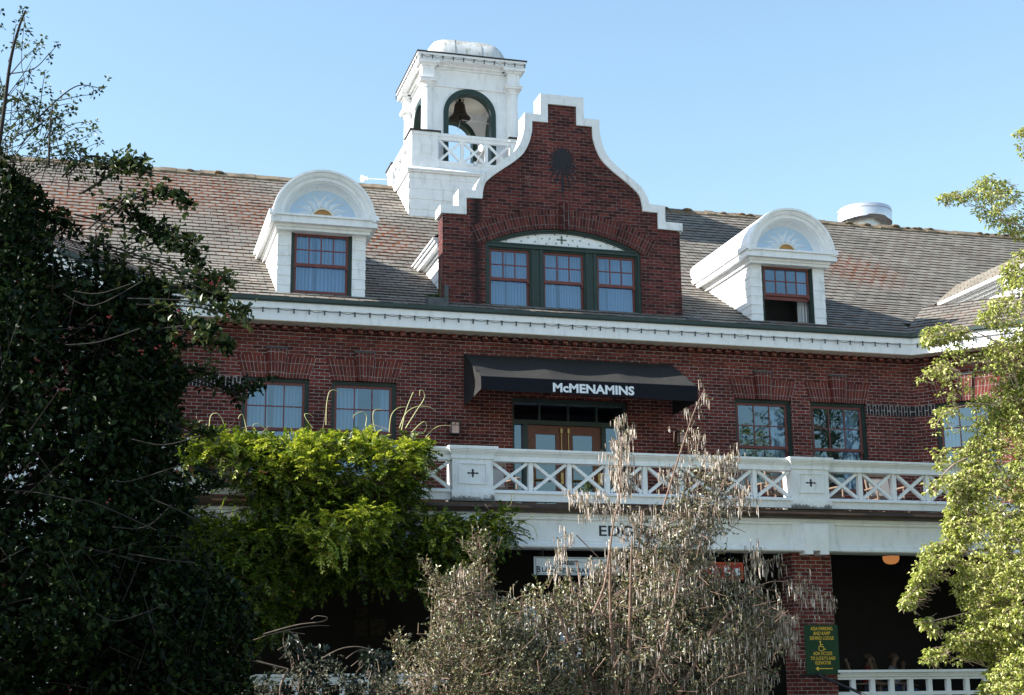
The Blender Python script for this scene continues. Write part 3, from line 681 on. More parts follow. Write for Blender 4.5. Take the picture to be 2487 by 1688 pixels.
# ------------------------------------------------------------------ dormers
def arc(r, a0, a1, n): return [(r * math.cos(a0 + (a1 - a0) * k / n), r * math.sin(a0 + (a1 - a0) * k / n)) for k in range(n + 1)]
def dormer(cx, opened):
    W = 0.945; yf = 0.03; z0, z1 = 9.40, 11.10
    wx0, wx1, wz0, wz1 = cx - .65, cx + .65, 9.64, 11.10
    mb = MB()
    ex = 0.215; k = 0
    z = z0 + .02
    while z < z1 - .01:      # lap boards left and right of the window and along the cheeks
        zt = min(z + ex, z1)
        for (a, b) in ((cx - W, wx0), (wx1, cx + W)):
            mb.prism([(yf - .016, z), (yf - .002, zt), (yf + .1, zt), (yf + .1, z)], a + (0.014 if a < cx - .8 else 0), b - (0.014 if b > cx + .8 else 0), 'x')
        for sx in (-1, 1):
            xo = cx + sx * W
            mb.face([(xo, yf - .01, z), (xo, 4.2, z), (xo - sx * .014, 4.2, zt), (xo - sx * .014, yf - .01, zt)])
            mb.face([(xo, yf - .01, z), (xo, 4.2, z), (xo - sx * .016, 4.2, z), (xo - sx * .016, yf - .01, z)])
            mb.face([(xo, yf - .01, z), (xo - sx * .014, yf - .01, zt), (xo - sx * .05, yf, zt), (xo - sx * .05, yf, z)])
        z = zt; k += 1
    mb.box(wx0, wx1, yf + .0, yf + .1, wz1 + .0, z1 + .12)
    d = mb.build('dormer', M['white_worn'], lodge)
    fl = MB()   # lead apron under the window and at the foot of the cheeks
    fl.box(cx - .75, cx + W + .12, -.12, .05, 9.43, 9.60); fl.build('flashing', M['lead'], d)
    # cornice mouldings that return along the sides
    cm = MB(); H = 1.13; yb = 4.0; fr = -0.30
    for (hw, f, a, b) in ((1.0, -.14, 11.02, 11.085), (1.03, -.18, 11.083, 11.14), (H, fr, 11.137, 11.235), (H - .02, fr + .02, 11.232, 11.29), (H + .03, fr - .03, 11.287, 11.33)):
        cm.box(cx - hw, cx + hw, f, yb, a, b)
    for sx in (-1, 1):   # little end blocks of the arch
        cm.box(cx + sx * 1.06 - .10, cx + sx * 1.06 + .10, fr - .02, yb, 11.327, 11.40)
        cm.prism([(cx + sx * 1.15, 11.397), (cx + sx * 0.97, 11.397), (cx + sx * 0.97, 11.46), (cx + sx * 1.06, 11.46)], fr + .02, yb)
    cm.build('dormer_cornice', M['white'], d)
    # arched hood: revolved moulding + barrel roof behind it
    zc = 11.25; prof = [(1.07, 4.6), (1.10, -.29), (1.095, -.33), (1.045, -.335), (1.04, -.30), (0.99, -.285), (.955, -.255), (.95, -.225), (.875, -.21), (.865, -.165), (.845, -.16), (.80, .0), (.745, .06)]
    hb = MB(); n = 36
    for k in range(n):
        t0, t1 = math.pi * k / n, math.pi * (k + 1) / n
        for (ra, ya), (rb, yb2) in zip(prof, prof[1:]):
            hb.face([(cx + ra * math.cos(t0), ya, zc + ra * math.sin(t0)), (cx + ra * math.cos(t1), ya, zc + ra * math.sin(t1)), (cx + rb * math.cos(t1), yb2, zc + rb * math.sin(t1)), (cx + rb * math.cos(t0), yb2, zc + rb * math.sin(t0))])
    bm = bmesh.new(); o = hb.build('arched_hood', M['white'], d)
    bm.from_mesh(o.data); bmesh.ops.remove_doubles(bm, verts=bm.verts, dist=1e-4); bm.to_mesh(o.data); bm.free()
    o.data.polygons.foreach_set('use_smooth', [True] * len(o.data.polygons)); o.data.set_sharp_from_angle(angle=R(28))
    tp = MB(); tp.prism([(cx + x, zc + z_) for x, z_ in arc(.78, 0, math.pi, 30)], .055, .10); t = tp.build('tympanum', M['pale_blue'], d)
    ry = MB(); zb = 11.335
    for k in range(9):     # curling sun rays in low relief
        a = math.pi * (k + .5) / 9; ca, sa = math.cos(a), math.sin(a); L, Rr = [], []
        n = 10
        for j in range(n + 1):
            q = j / n; rr = .235 + q * .40; w = .082 * (1 - q) ** 0.8 * (1 + .9 * math.sin(q * math.pi)) + .001
            bend = .055 * math.sin(q * math.pi * 1.5) * (1 if k < 4.5 else -1) - .03 * q
            px_, pz_ = cx + ca * rr - sa * bend, zb + sa * rr * .98 + ca * bend
            L.append((px_ - sa * w * .5, pz_ + ca * w * .5)); Rr.append((px_ + sa * w * .5, pz_ - ca * w * .5))
        for j in range(n):
            m0 = ((L[j][0] + Rr[j][0]) / 2, (L[j][1] + Rr[j][1]) / 2); m1 = ((L[j + 1][0] + Rr[j + 1][0]) / 2, (L[j + 1][1] + Rr[j + 1][1]) / 2)
            d0 = .006 + .085 * (1 - j / n); d1 = .006 + .085 * (1 - (j + 1) / n)
            ry.face([(L[j][0], .054, L[j][1]), (L[j + 1][0], .054, L[j + 1][1]), (m1[0], .054 - d1, m1[1]), (m0[0], .054 - d0, m0[1])])
            ry.face([(m0[0], .054 - d0, m0[1]), (m1[0], .054 - d1, m1[1]), (Rr[j + 1][0], .054, Rr[j + 1][1]), (Rr[j][0], .054, Rr[j][1])])
    ry.build('sun_ray', M['ray'], d)
    gd = MB(); gd.prism([(cx + x, zb + z_) for x, z_ in arc(.22, 0, math.pi, 18)], .0, .05); gd.build('gold_disc', M['gold'], d)
    rm = MB()
    for (x, z_), (x2, z2) in zip(arc(.235, 0, math.pi, 18), arc(.235, 0, math.pi, 18)[1:]): rm.bar((cx + x, -.01, zb + z_), (cx + x2, -.01, zb + z2), .035, .05)
    rm.build('disc_rim', M['cream'], d)
    w = window(lodge, 'dormer_window', wx0, wx1, wz0, wz1, yf + .01, 4, 10.34 if not opened else 10.36, opened=opened, seed=int(cx), curtain=((-.02, .40), (.45, 1.02)) if not opened else ((.80, 1.0),), room=1.6)
    return d
for c_, op_ in zip(DC, (False, True)): dormer(c_, op_)

# ------------------------------------------------------------------ curved, stepped gable
GX = 9.58
OUT = [(.515, 14.69), (.515, 14.19), (.885, 14.19), (.892, 13.86), (.95, 13.6), (1.06, 13.35), (1.25, 13.14), (1.5, 12.94), (1.75, 12.75), (1.9, 12.6), (2.0, 12.42), (2.045, 12.26), (2.42, 12.25), (2.42, 11.87), (2.83, 11.86), (2.83, 11.66)]
INN = [(.34, 14.46), (.34, 14.01), (.71, 14.01), (.72, 13.75), (.79, 13.49), (.92, 13.23), (1.14, 13.01), (1.42, 12.80), (1.66, 12.61), (1.80, 12.46), (1.86, 12.28), (1.88, 12.08), (2.24, 12.07), (2.24, 11.69), (2.82, 11.68), (2.82, 11.66)]
def smooth_line(pts, i0, i1, sub=4):
    out = pts[:i0]
    P = pts[i0:i1 + 1]
    for k in range(len(P) - 1):
        p0 = P[max(k - 1, 0)]; p1 = P[k]; p2 = P[k + 1]; p3 = P[min(k + 2, len(P) - 1)]
        for j in range(sub):
            t = j / sub
            f = lambda a, b, c, d: .5 * ((2 * b) + (c - a) * t + (2 * a - 5 * b + 4 * c - d) * t * t + (3 * b - a - 3 * c + d) * t ** 3)
            out.append((f(p0[0], p1[0], p2[0], p3[0]), f(p0[1], p1[1], p2[1], p3[1])))
    return out + pts[i1:]
O2, I2 = smooth_line(OUT, 3, 11), smooth_line(INN, 3, 11)
def ztop(x):
    d = abs(x - GX)
    for (a, za), (b, zb) in zip(I2, I2[1:]):
        if a - 1e-9 <= d <= b + 1e-9 and b > a: return za + (zb - za) * (d - a) / (b - a)
    return I2[0][1] if d < I2[0][0] else I2[-1][1]
WX0, WX1, ZSP, ZAP = 7.78, 11.39, 11.10, 11.52
RA = ((WX1 - WX0) ** 2 / 4 + (ZAP - ZSP) ** 2) / (2 * (ZAP - ZSP)); WXC = (WX0 + WX1) / 2
def zarch(x, off=0.0): return ZAP - RA + math.sqrt(max(0, (RA + off) ** 2 - (x - WXC) ** 2))
mb = MB(); xs = set()
for a, _ in I2: xs |= {round(GX - a, 4), round(GX + a, 4)}
xs |= {WX0, WX1} | {GX - 2.8 + 5.6 * k / 60 for k in range(61)}
xs = sorted(x for x in xs if GX - 2.771 < x < GX + 2.771); xs = [GX - 2.77] + xs + [GX + 2.77]
for a, b in zip(xs, xs[1:]):
    if b - a < 1e-6: continue
    e = min(1e-4, (b - a) / 4); za, zb = ztop(a + e) + .04, ztop(b - e) + .04
    if WX0 - 1e-6 <= a and b <= WX1 + 1e-6: lo = (zarch(a), zarch(b))
    else: lo = (9.03, 9.03)
    mb.face([(a, 0.003, lo[0]), (b, 0.003, lo[1]), (b, 0.003, zb), (a, 0.003, za)])
    if lo[0] > 9.1: mb.face([(a, .003, lo[0]), (b, .003, lo[1]), (b, .16, lo[1]), (a, .16, lo[0])])
for x in (WX0, WX1): mb.face([(x, .003, 9.03), (x, .16, 9.03), (x, .16, zarch(x)), (x, .003, zarch(x))])
for sg in (-1, 1): mb.face([(GX + sg * 2.77, .003, 9.03), (GX + sg * 2.77, .42, 9.03), (GX + sg * 2.77, .42, 11.7), (GX + sg * 2.77, .003, 11.7)])
mb.face([(WX0, .0, 9.03), (WX1, 0, 9.03), (WX1, 0, 9.5), (WX0, 0, 9.5)])
bk = [(GX + a, z) for a, z in I2[::-1]] + [(GX - a, z) for a, z in I2]
mb.face([(x, .42, z) for x, z in bk])
gable = mb.build('gable', M['brick_dark'], lodge)
cp = MB(); Y0, Y1 = -.045, .47
for sg in (-1, 1):
    n = len(O2)
    for k in range(n - 1):
        o0, o1, i0, i1 = O2[k], O2[k + 1], I2[k], I2[k + 1]
        X = lambda p: GX + sg * p[0]
        cp.face([(X(o0), Y0, o0[1]), (X(o1), Y0, o1[1]), (X(i1), Y0, i1[1]), (X(i0), Y0, i0[1])])
        cp.face([(X(o0), Y0, o0[1]), (X(o0), Y1, o0[1]), (X(o1), Y1, o1[1]), (X(o1), Y0, o1[1])])
        cp.face([(X(i0), Y0, i0[1]), (X(i0), .05, i0[1]), (X(i1), .05, i1[1]), (X(i1), Y0, i1[1])])
        cp.face([(X(o0), Y1, o0[1]), (X(o1), Y1, o1[1]), (X(i1), Y1, i1[1]), (X(i0), Y1, i0[1])])
    cp.face([(GX + sg * 2.83, Y0, 11.66), (GX + sg * 2.83, Y1, 11.66), (GX + sg * 2.7, Y1, 11.66), (GX + sg * 2.7, Y0, 11.66)])
a, b = O2[0], I2[0]
cp.face([(GX - a[0], Y0, a[1]), (GX + a[0], Y0, a[1]), (GX + b[0], Y0, b[1]), (GX - b[0], Y0, b[1])])
cp.face([(GX - a[0], Y0, a[1]), (GX + a[0], Y0, a[1]), (GX + a[0], Y1, a[1]), (GX - a[0], Y1, a[1])])
cp.face([(GX - b[0], Y0, b[1]), (GX + b[0], Y0, b[1]), (GX + b[0], .05, b[1]), (GX - b[0], .05, b[1])])
cp.build('coping', M['white_worn'], gable)
# shaped body of the dormer behind the gable: cheeks, eaves, roof
HB = 2.62
for sg in (-1, 1):
    gb = MB(); z = 9.40
    while z < 11.0:
        zt = min(z + .215, 11.05)
        x = GX + sg * HB; gb.face([(x + sg * .014, .42, z), (x + sg * .014, 4.6, z), (x, 4.6, zt), (x, .42, zt)]); gb.face([(x + sg * .014, .42, z), (x + sg * .014, 4.6, z), (x - sg * .01, 4.6, z), (x - sg * .01, .42, z)])
        z = zt
    gb.build('gable_cheek', M['white'], gable)
for sg in (-1, 1):
    ge = MB()
    for (o, a, b) in ((.06, 11.0, 11.06), (.17, 11.057, 11.17), (.22, 11.167, 11.235), (.26, 11.232, 11.27)):
        x0, x1 = sorted((GX + sg * (HB - .05), GX + sg * (HB + o))); ge.box(x0, x1, .47, 4.0, a, b)
    ge.build('gable_eave', M['white'], gable)
for sg in (-1, 1):
    gr = MB(); n = 20
    for k in range(n):
        x0 = GX + sg * (HB + .24) * (1 - k / n); x1 = GX + sg * (HB + .24) * (1 - (k + 1) / n); f = lambda x: 13.05 - 1.77 * abs(x - GX) / (HB + .24)
        gr.face([(x0, .45, f(x0)), (x1, .45, f(x1)), (x1, 6, f(x1)), (x0, 6, f(x0))], [(0, .14 * k), (0, .14 * k + .14), (5.5, .14 * k + .14), (5.5, .14 * k)])
    gr.build('gable_roof', M['shingle'], gable)
# brick arch over the triple window, with its raised centre
am = MB(); n = 58; HA = .44
half = math.asin((WX1 - WX0) / 2 / RA) * 1.10
for k in range(n):
    t0 = -half + 2 * half * k / n; t1 = -half + 2 * half * (k + 1) / n; cz = ZAP - RA
    p = lambda t, r: (WXC + r * math.sin(t), -.010, cz + r * math.cos(t))
    s = (k % 2) * .11
    am.face([p(t0, RA), p(t1, RA), p(t1, RA + HA), p(t0, RA + HA)], [(s, k * .0735), (s, (k + 1) * .0735), (s + HA, (k + 1) * .0735), (s + HA, k * .0735)])
    am.face([(p(t0, RA)[0], -.010, p(t0, RA)[2]), (p(t1, RA)[0], -.010, p(t1, RA)[2]), (p(t1, RA)[0], .02, p(t1, RA)[2]), (p(t0, RA)[0], .02, p(t0, RA)[2])])
am.build('gable_arch', M['brick_uv_dark'], gable)
ks = MB()
for k in range(2): ks.face([(WXC - .105 + .105 * k, -.055, 11.50), (WXC + .105 * k, -.055, 11.50), (WXC + .105 * k, -.055, 12.13), (WXC - .105 + .105 * k, -.055, 12.13)], [(k * .1, 0), (k * .1, .0735), (k * .1 + .63, .0735), (k * .1 + .63, 0)])
for sg in (-1, 1): ks.face([(WXC + sg * .105, -.055, 11.50), (WXC + sg * .105, .01, 11.50), (WXC + sg * .105, .01, 12.13), (WXC + sg * .105, -.055, 12.13)], [(0, 0), (0, .06), (.6, .06), (.6, 0)])
ks.face([(WXC - .105, -.055, 12.13), (WXC + .105, -.055, 12.13), (WXC + .105, .01, 12.13), (WXC - .105, .01, 12.13)]); ks.face([(WXC - .105, -.055, 11.5), (WXC + .105, -.055, 11.5), (WXC + .105, .01, 11.5), (WXC - .105, .01, 11.5)])
ks.build('gable_keystone', M['brick_uv_dark'], gable)
# painted sun emblem on the brick
se = MB(); sx, sz = 9.57, 13.19
se.prism([(sx + x, sz + z_) for x, z_ in arc(.215, 0, 2 * math.pi, 26)[:-1]], -.004, .002)
for a, L in ((-90, 1.02), (-75, .72), (-105, .66), (-62, .66), (-120, .62), (-48, .56), (-134, .5), (-33, .44), (-148, .40), (-15, .33), (-165, .33), (5, .30), (175, .30), (25, .29), (155, .29), (45, .28), (135, .28), (68, .28), (112, .28), (90, .29)):
    ca, sa = math.cos(R(a)), math.sin(R(a)); pts = []
    for q, w in ((0, .034), (.4, .028), (.7, .020), (1.0, .006)): pts.append((.19 + q * (L - .19), w))
    l = [(sx + ca * d - sa * w, sz + sa * d + ca * w) for d, w in pts]; r_ = [(sx + ca * d + sa * w, sz + sa * d - ca * w) for d, w in pts]
    se.face([(x, -.0035 - .0002 * (abs(a) % 7), z_) for x, z_ in l + r_[::-1]])
M['emblem'] = simple('faded_dark_emblem_paint', (0.018, 0.016, 0.022), 0.8, 0.08, 3.0)
se.build('sun_emblem', M['emblem'], gable)
# lunette and triple window
lf = MB()
def arch_strip(mb, off0, off1, y0, y1, x0, x1, n=40):
    for k in range(n):
        a = x0 + (x1 - x0) * k / n; b = x0 + (x1 - x0) * (k + 1) / n
        for yy in (y0,): mb.face([(a, yy, zarch(a, off0)), (b, yy, zarch(b, off0)), (b, yy, zarch(b, off1)), (a, yy, zarch(a, off1))])
        mb.face([(a, y0, zarch(a, off0)), (b, y0, zarch(b, off0)), (b, y1, zarch(b, off0)), (a, y1, zarch(a, off0))])
arch_strip(lf, -.045, -.001, .035, .15, WX0 + .02, WX1 - .02); arch_strip(lf, -.085, -.04, .06, .15, WX0 + .05, WX1 - .05)
ZT = 11.03
lf.box(WX0, WX1, .045, .15, ZT, ZT + .075); lf.box(WX0, WX1, .025, .15, ZT + .072, ZT + .10)
for x in (WX0, WX1): 
    x0, x1 = (x, x + .06) if x < 9 else (x - .06, x); lf.box(x0, x1, .05, .15, 9.5, ZT)
MX = [(8.845, 9.085), (10.105, 10.335)]
for a, b in MX:
    lf.box(a, b, .085, .16, 9.5, ZT); lf.box(a, a + .05, .06, .16, 9.5, ZT - .002); lf.box(b - .05, b, .06, .16, 9.5, ZT - .002)
lf.box(WX0, WX1, -.03, .17, 9.47, 9.53)
lf.build('window_surround', M['green'], gable)
lp = MB(); n = 40; x0, x1 = WX0 + .08, WX1 - .08
for k in range(n):
    a = x0 + (x1 - x0) * k / n; b = x0 + (x1 - x0) * (k + 1) / n
    lp.face([(a, .11, ZT + .09), (b, .11, ZT + .09), (b, .11, max(ZT + .09, zarch(b, -.05))), (a, .11, max(ZT + .09, zarch(a, -.05)))])
lp.build('lunette', M['white'], gable)
def cross_pts(cx, cz, w, h):
    q = [(0, 1), (.22, .62), (.14, .52), (.14, .30), (.20, .19), (.34, .14), (.58, .14), (.66, .24), (1, 0)]
    full = []
    for sx_, sz_, rev in ((1, 1, 0), (1, -1, 1), (-1, -1, 0), (-1, 1, 1)):
        p = [(sx_ * x, sz_ * z_) for x, z_ in q]; p = p[::-1] if rev else p
        full += p[:-1]
    return [(cx + x * w, cz + z_ * h) for x, z_ in full]
M['stencil'] = simple('grey_green_stencil', (0.10, 0.125, 0.095), 0.7)
st = MB(); st.prism(cross_pts(9.56, 11.30, .125, .105), .106, .109)
r = random.Random(2)
for (x, z_) in [(8.27, 11.20), (8.47, 11.28), (8.62, 11.21), (8.78, 11.30), (8.95, 11.37), (8.94, 11.22), (9.10, 11.30), (9.20, 11.19), (9.28, 11.31), (9.40, 11.41), (9.43, 11.21), (9.69, 11.40), (9.72, 11.20), (9.82, 11.30), (9.93, 11.18), (9.99, 11.31), (10.10, 11.39), (10.20, 11.25), (10.37, 11.36), (10.47, 11.23), (10.62, 11.29), (10.80, 11.21)]:
    pts = []
    for k in range(10):
        a = math.pi * k / 5; rr = .030 if k % 2 == 0 else .010; pts.append((x + rr * math.sin(a), z_ + rr * math.cos(a)))
    st.prism(pts, .106, .109)
st.build('stencil_stars', M['stencil'], gable)
for k, (a, b) in enumerate(((WX0 + .05, 8.86), (9.07, 10.12), (10.32, WX1 - .05))):
    window(lodge, 'gable_window', a, b, 9.52, ZT + .02, .075, 3, 10.32, fw=.055, seed=20 + k, curtain=[((-.02, .45), (.50, 1.02)), ((-.02, .37), (.47, 1.02)), ((-.02, .31), (.37, 1.02))][k], sill=False, room=1.5)

# ------------------------------------------------------------------ bell tower
TX, TY = 9.12, 8.0
tw = MB(); HBS = 1.80
z = 12.4; row = 0; r = random.Random(11)
while z < 14.82:
    zt = min(z + .285, 14.84)
    for sx_, sy_ in ((0, -1), (-1, 0), (1, 0), (0, 1)):
        x = -HBS
        while x < HBS - .01:
            w = min(.35 + .5 * r.random(), HBS - x); 
            if HBS - x - w < .2: w = HBS - x
            d = .012 + .006 * r.random()
            def P(u, dd, zz): return (TX + (u if sy_ else sx_ * (HBS + dd)), TY + (sy_ * (HBS + dd) if sy_ else u), zz)
            a, b = x + .003, x + w - .003
            tw.face([P(a, d, z), P(b, d, z), P(b, .001, zt), P(a, .001, zt)]); tw.face([P(a, d, z), P(b, d, z), P(b, -.02, z), P(a, -.02, z)])
            x += w
    z = zt; row += 1
tw.box(TX - HBS + .004, TX + HBS - .004, TY - HBS + .004, TY + HBS - .004, 12.4, 14.90)
tower = tw.build('bell_tower', M['white_worn'], lodge)
lg = MB(); lg.box(TX - 1.86, TX + 1.86, TY - 1.86, TY + 1.86, 14.85, 14.90)
lg.prism([(TY - 1.90, 14.897), (TY - 1.90, 14.93), (TY - 1.70, 15.06), (TY + 1.70, 15.06), (TY + 1.90, 14.93), (TY + 1.90, 14.897)], TX - 1.88, TX + 1.88, 'x')
lg.build('tower_ledge', M['white_worn'], tower)
def tside(k):  # local: x along the side, y outward-negative (front = -y)
    return Matrix.Translation((TX, TY, 0)) @ Matrix.Rotation(k * math.pi / 2, 4, 'Z')
HR = 1.72
pr = MB()
for sx_ in (-1, 1):
    for sy_ in (-1, 1):
        X0 = TX + sx_ * HR; Y0_ = TY + sy_ * HR; x0, x1 = sorted((X0, X0 - sx_ * .72)); y0, y1 = sorted((Y0_, Y0_ - sy_ * .72))
        pr = MB(); pr.box(x0 - .02, x1 + .02, y0 - .02, y1 + .02, 15.0, 15.27); pr.box(x0, x1, y0, y1, 15.268, 15.95); pr.box(x0 - .03, x1 + .03, y0 - .03, y1 + .03, 15.948, 16.04)
        pr.prism([(x0 + .16, 15.42), (x1 - .16, 15.42), (x1 - .16, 15.80), (x0 + .16, 15.80)], y0 - .018, y0 + .01)
        pr.build('balustrade_pier', M['white_worn'], tower)
for sx_ in (-1, 1):
    for sy_ in (-1, 1):
        X0 = TX + sx_ * (HR + .06); Y0_ = TY + sy_ * (HR + .06); x0, x1 = sorted((X0, X0 - sx_ * .84)); y0, y1 = sorted((Y0_, Y0_ - sy_ * .84)); pc = MB(); pc.box(x0, x1, y0, y1, 16.038, 16.085); pc.build('pier_cap', M['tar'], tower)
for k in range(4):
    T = tside(k); mb = MB(T); y = -HR + .06; hw = HR - .72
    mb.box(-hw, hw, y - .07, y + .07, 15.95, 16.03); mb.box(-hw, hw, y - .045, y + .045, 15.85, 15.952)
    mb.box(-hw, hw, y - .045, y + .045, 15.20, 15.26); mb.box(-hw, hw, y - .03, y + .05, 15.0, 15.202)
    for j in range(3):
        a, b = -hw + 2 * hw * j / 3 + .03, -hw + 2 * hw * (j + 1) / 3 - .03
        mb.bar((a, y, 15.27), (b, y, 15.85), .065, .045); mb.bar((a, y + .001, 15.85), (b, y + .001, 15.27), .065, .043)
        if j: mb.box(a - .075, a + .015, y - .028, y + .028, 15.258, 15.852)
    mb.build('balustrade', M['white'], tower)
HW_, AZ, AR = 1.12, 16.86, .60   # wall half width, arch spring, arch radius
for k in range(4):
    T = tside(k); mb = MB(T); y = -1.16; xs = sorted({-HW_, -AR, AR, HW_} | {-AR + 2 * AR * j / 24 for j in range(25)})
    for yy in (y, y + .20):
        for a, b in zip(xs, xs[1:]):
            lo = lambda x: AZ + math.sqrt(max(0, AR * AR - x * x)) if abs(x) <= AR + 1e-9 else 15.0
            if abs((a + b) / 2) < AR: la, lb = lo(a), lo(b)
            else: la = lb = 15.0
            mb.face([(a, yy, la), (b, yy, lb), (b, yy, 17.86), (a, yy, 17.86)])
    mb.build('tower_wall', M['white'], tower)
    gt = MB(T); n = 28; cu = [(-AR, 15.0)] + [(-x, AZ + z_) for x, z_ in arc(AR, 0, math.pi, n)] + [(AR, 15.0)]
    ou = [(-.735, 15.0)] + [(-x, AZ + z_) for x, z_ in arc(.735, 0, math.pi, n)] + [(.735, 15.0)]
    for (i0, i1, o0, o1) in zip(cu, cu[1:], ou, ou[1:]):
        gt.face([(i0[0], y - .04, i0[1]), (i1[0], y - .04, i1[1]), (o1[0], y - .04, o1[1]), (o0[0], y - .04, o0[1])])
        gt.face([(o0[0], y - .04, o0[1]), (o1[0], y - .04, o1[1]), (o1[0], y + .01, o1[1]), (o0[0], y + .01, o0[1])])
        gt.face([(i0[0], y - .04, i0[1]), (i1[0], y - .04, i1[1]), (i1[0], y + .24, i1[1]), (i0[0], y + .24, i0[1])])
        gt.face([(i0[0], y + .24, i0[1]), (i1[0], y + .24, i1[1]), (o1[0], y + .24, o1[1]), (o0[0], y + .24, o0[1])])
    gt.build('arch_trim', M['green'], tower)
for sx_ in (-1, 1):
    for sy_ in (-1, 1):
        c = (TX + sx_ * 1.20, TY + sy_ * 1.20, 0)
        mb = MB(); mb.lathe([(.185, 15.0), (.185, 15.15), (.168, 15.2), (.165, 16.2), (.150, 17.47), (.150, 17.49), (.172, 17.50), (.172, 17.53), (.152, 17.535), (.152, 17.57), (.185, 17.60), (.21, 17.66)], c, 20)
        mb.box(c[0] - .23, c[0] + .23, c[1] - .23, c[1] + .23, 17.655, 17.72); mb.box(c[0] - .25, c[0] + .25, c[1] - .25, c[1] + .25, 17.717, 17.75)
        mb.box(c[0] - .17, c[0] + .17, c[1] - .17, c[1] + .17, 17.748, 18.10); mb.box(c[0] - .22, c[0] + .22, c[1] - .22, c[1] + .22, 18.097, 18.16); mb.box(c[0] - .30, c[0] + .30, c[1] - .30, c[1] + .30, 18.157, 18.235)
        mb.build('column', M['white'], tower, smooth=True)
ent = MB()
for (h, a, b) in ((1.20, 17.60, 17.66), (1.18, 17.657, 18.10), (1.23, 18.097, 18.16), (1.30, 18.157, 18.24)):
    for (x0, x1, y0, y1) in ((-h, h, -h, -h + .2), (-h, h, h - .2, h), (-h, -h + .2, -h + .2, h - .2), (h - .2, h, -h + .2, h - .2)): ent.box(TX + x0, TX + x1, TY + y0, TY + y1, a, b)
ent.build('entablature', M['white'], tower)
ev = MB(); E1 = 1.50
ev.prism([(-E1 + .02, 18.237), (E1 - .02, 18.237), (E1 - .02, 18.26), (-E1 + .02, 18.26)], TY - E1 + .02, TY + E1 - .02)
ev.V = [(x + TX if abs(x) < 2 else x, y, z_) for x, y, z_ in ev.V]
for (h, a, b) in ((E1, 18.257, 18.30), (E1 - .02, 18.297, 18.36), (E1 + .03, 18.357, 18.42)): ev.box(TX - h, TX + h, TY - h, TY + h, a, b)
ev.build('tower_cornice', M['white'], tower)
ed = MB(); ed.box(TX - E1 - .05, TX + E1 + .05, TY - E1 - .05, TY + E1 + .05, 18.417, 18.455); ed.build('roof_edge', M['tar'], tower)
ce = MB(); ce.box(TX - 1.0, TX + 1.0, TY - 1.0, TY + 1.0, 17.78, 17.82); ce.build('tower_ceiling', M['cream'], tower)
dm = MB(); n = 40; rings = [(1.16, 18.45), (1.15, 18.60), (1.11, 18.78), (1.04, 18.95), (.95, 19.08), (.84, 19.17), (.70, 19.235), (.48, 19.26), (.2, 19.27), (.01, 19.272)]
for hw, z_ in rings:
    for j in range(n):
        t = 2 * math.pi * (j + .5) / n; c_, s_ = math.cos(t), math.sin(t); e = 7.0 if hw > .7 else 5
        q = (abs(c_) ** e + abs(s_) ** e) ** (-1 / e); dm.V.append((TX + hw * q * c_, TY + hw * q * s_, z_))
for k in range(len(rings) - 1):
    for j in range(n):
        q = (j + 1) % n; dm.Fc.append([k * n + j, k * n + q, (k + 1) * n + q, (k + 1) * n + j])
dome = dm.build('tower_dome', M['zinc'], tower, smooth=True)
# dome seams are part of the sheet metal
for u in (-.38, .38):
    sm = MB()
    for kk in range(len(rings) - 3):
        for sg in (-1, 1):
            sm.bar((TX + u * min(1, rings[kk][0]), TY - rings[kk][0] * 1.0, rings[kk][1]), (TX + u * min(1, rings[kk + 1][0]), TY - rings[kk + 1][0], rings[kk + 1][1]), .014, .016)
    sm.build('dome_seam', M['zinc'], tower)
bl = tag(empty('bell', (TX, TY, 17.78)), 'dark bronze bell hanging inside the white bell tower arch', 'bell')
mb = MB(); mb.lathe([(.0, 17.655), (.11, 17.65), (.145, 17.62), (.16, 17.52), (.18, 17.40), (.225, 17.30), (.30, 17.225), (.305, 17.20), (.28, 17.20), (.20, 17.30), (.14, 17.5), (.0, 17.6)], (TX, TY, 0), 28); mb.build('bell_body', M['bell'], bl, smooth=True)
mb = MB(); mb.box(TX - .09, TX + .09, TY - .03, TY + .03, 17.64, 17.70); mb.box(TX - .035, TX + .035, TY - .035, TY + .035, 17.64, 17.79); mb.tube([(TX + .11 * math.cos(t), TY, 17.73 + .10 * math.sin(t)) for t in [2 * math.pi * j / 14 for j in range(15)]], .012, 5); mb.build('yoke', M['iron'], bl)
mb = MB(); mb.tube([(TX, TY, 17.55), (TX + .02, TY, 17.22)], .015, 6); mb.sphere((TX + .02, TY, 17.17), .05, 8); mb.build('clapper', M['iron'], bl)
mb = MB(); mb.tube([(TX + .02, TY, 17.17), (TX + .8, TY - .9, 16.75)], .008, 4); mb.tube([(TX + .02, TY, 17.17), (TX - .2, TY - .5, 16.5)], .007, 4); mb.build('bell_rope', M['letter'], bl)
# floodlights on arms
def floodlight(p, q, label):
    """arm from p to lamp at q"""
    t = tag(empty('floodlight', p), label, 'floodlight', 'floodlights on arms at the bell tower')
    mb = MB(); mb.tube([p, q], .013, 6); mb.box(p[0] - .05, p[0] + .05, p[1] - .03, p[1] + .05, p[2] - .05, p[2] + .05); mb.build('arm', M['metal'], t)
    d = (Vector(q) - Vector(p)).normalized()
    mb = MB(); mb.sphere(q, .06, 8); mb.tube([Vector(q) + Vector((0, 0, .01)), Vector(q) + Vector((-.07, -.04, -.015)), Vector(q) + Vector((-.12, -.06, -.025))], [.05, .07, .095], 12); mb.build('lamp_head', M['white'], t, smooth=True)
    return t
pA = at(965, 437, 7.9); qA = at(889, 434, 7.4)
floodlight(tuple(pA), tuple(qA), 'white floodlight at the end of a thin horizontal arm left of the bell tower')
pB = at(1155, 398, TY - 1.86); qB = at(1177, 360, TY - 2.35)
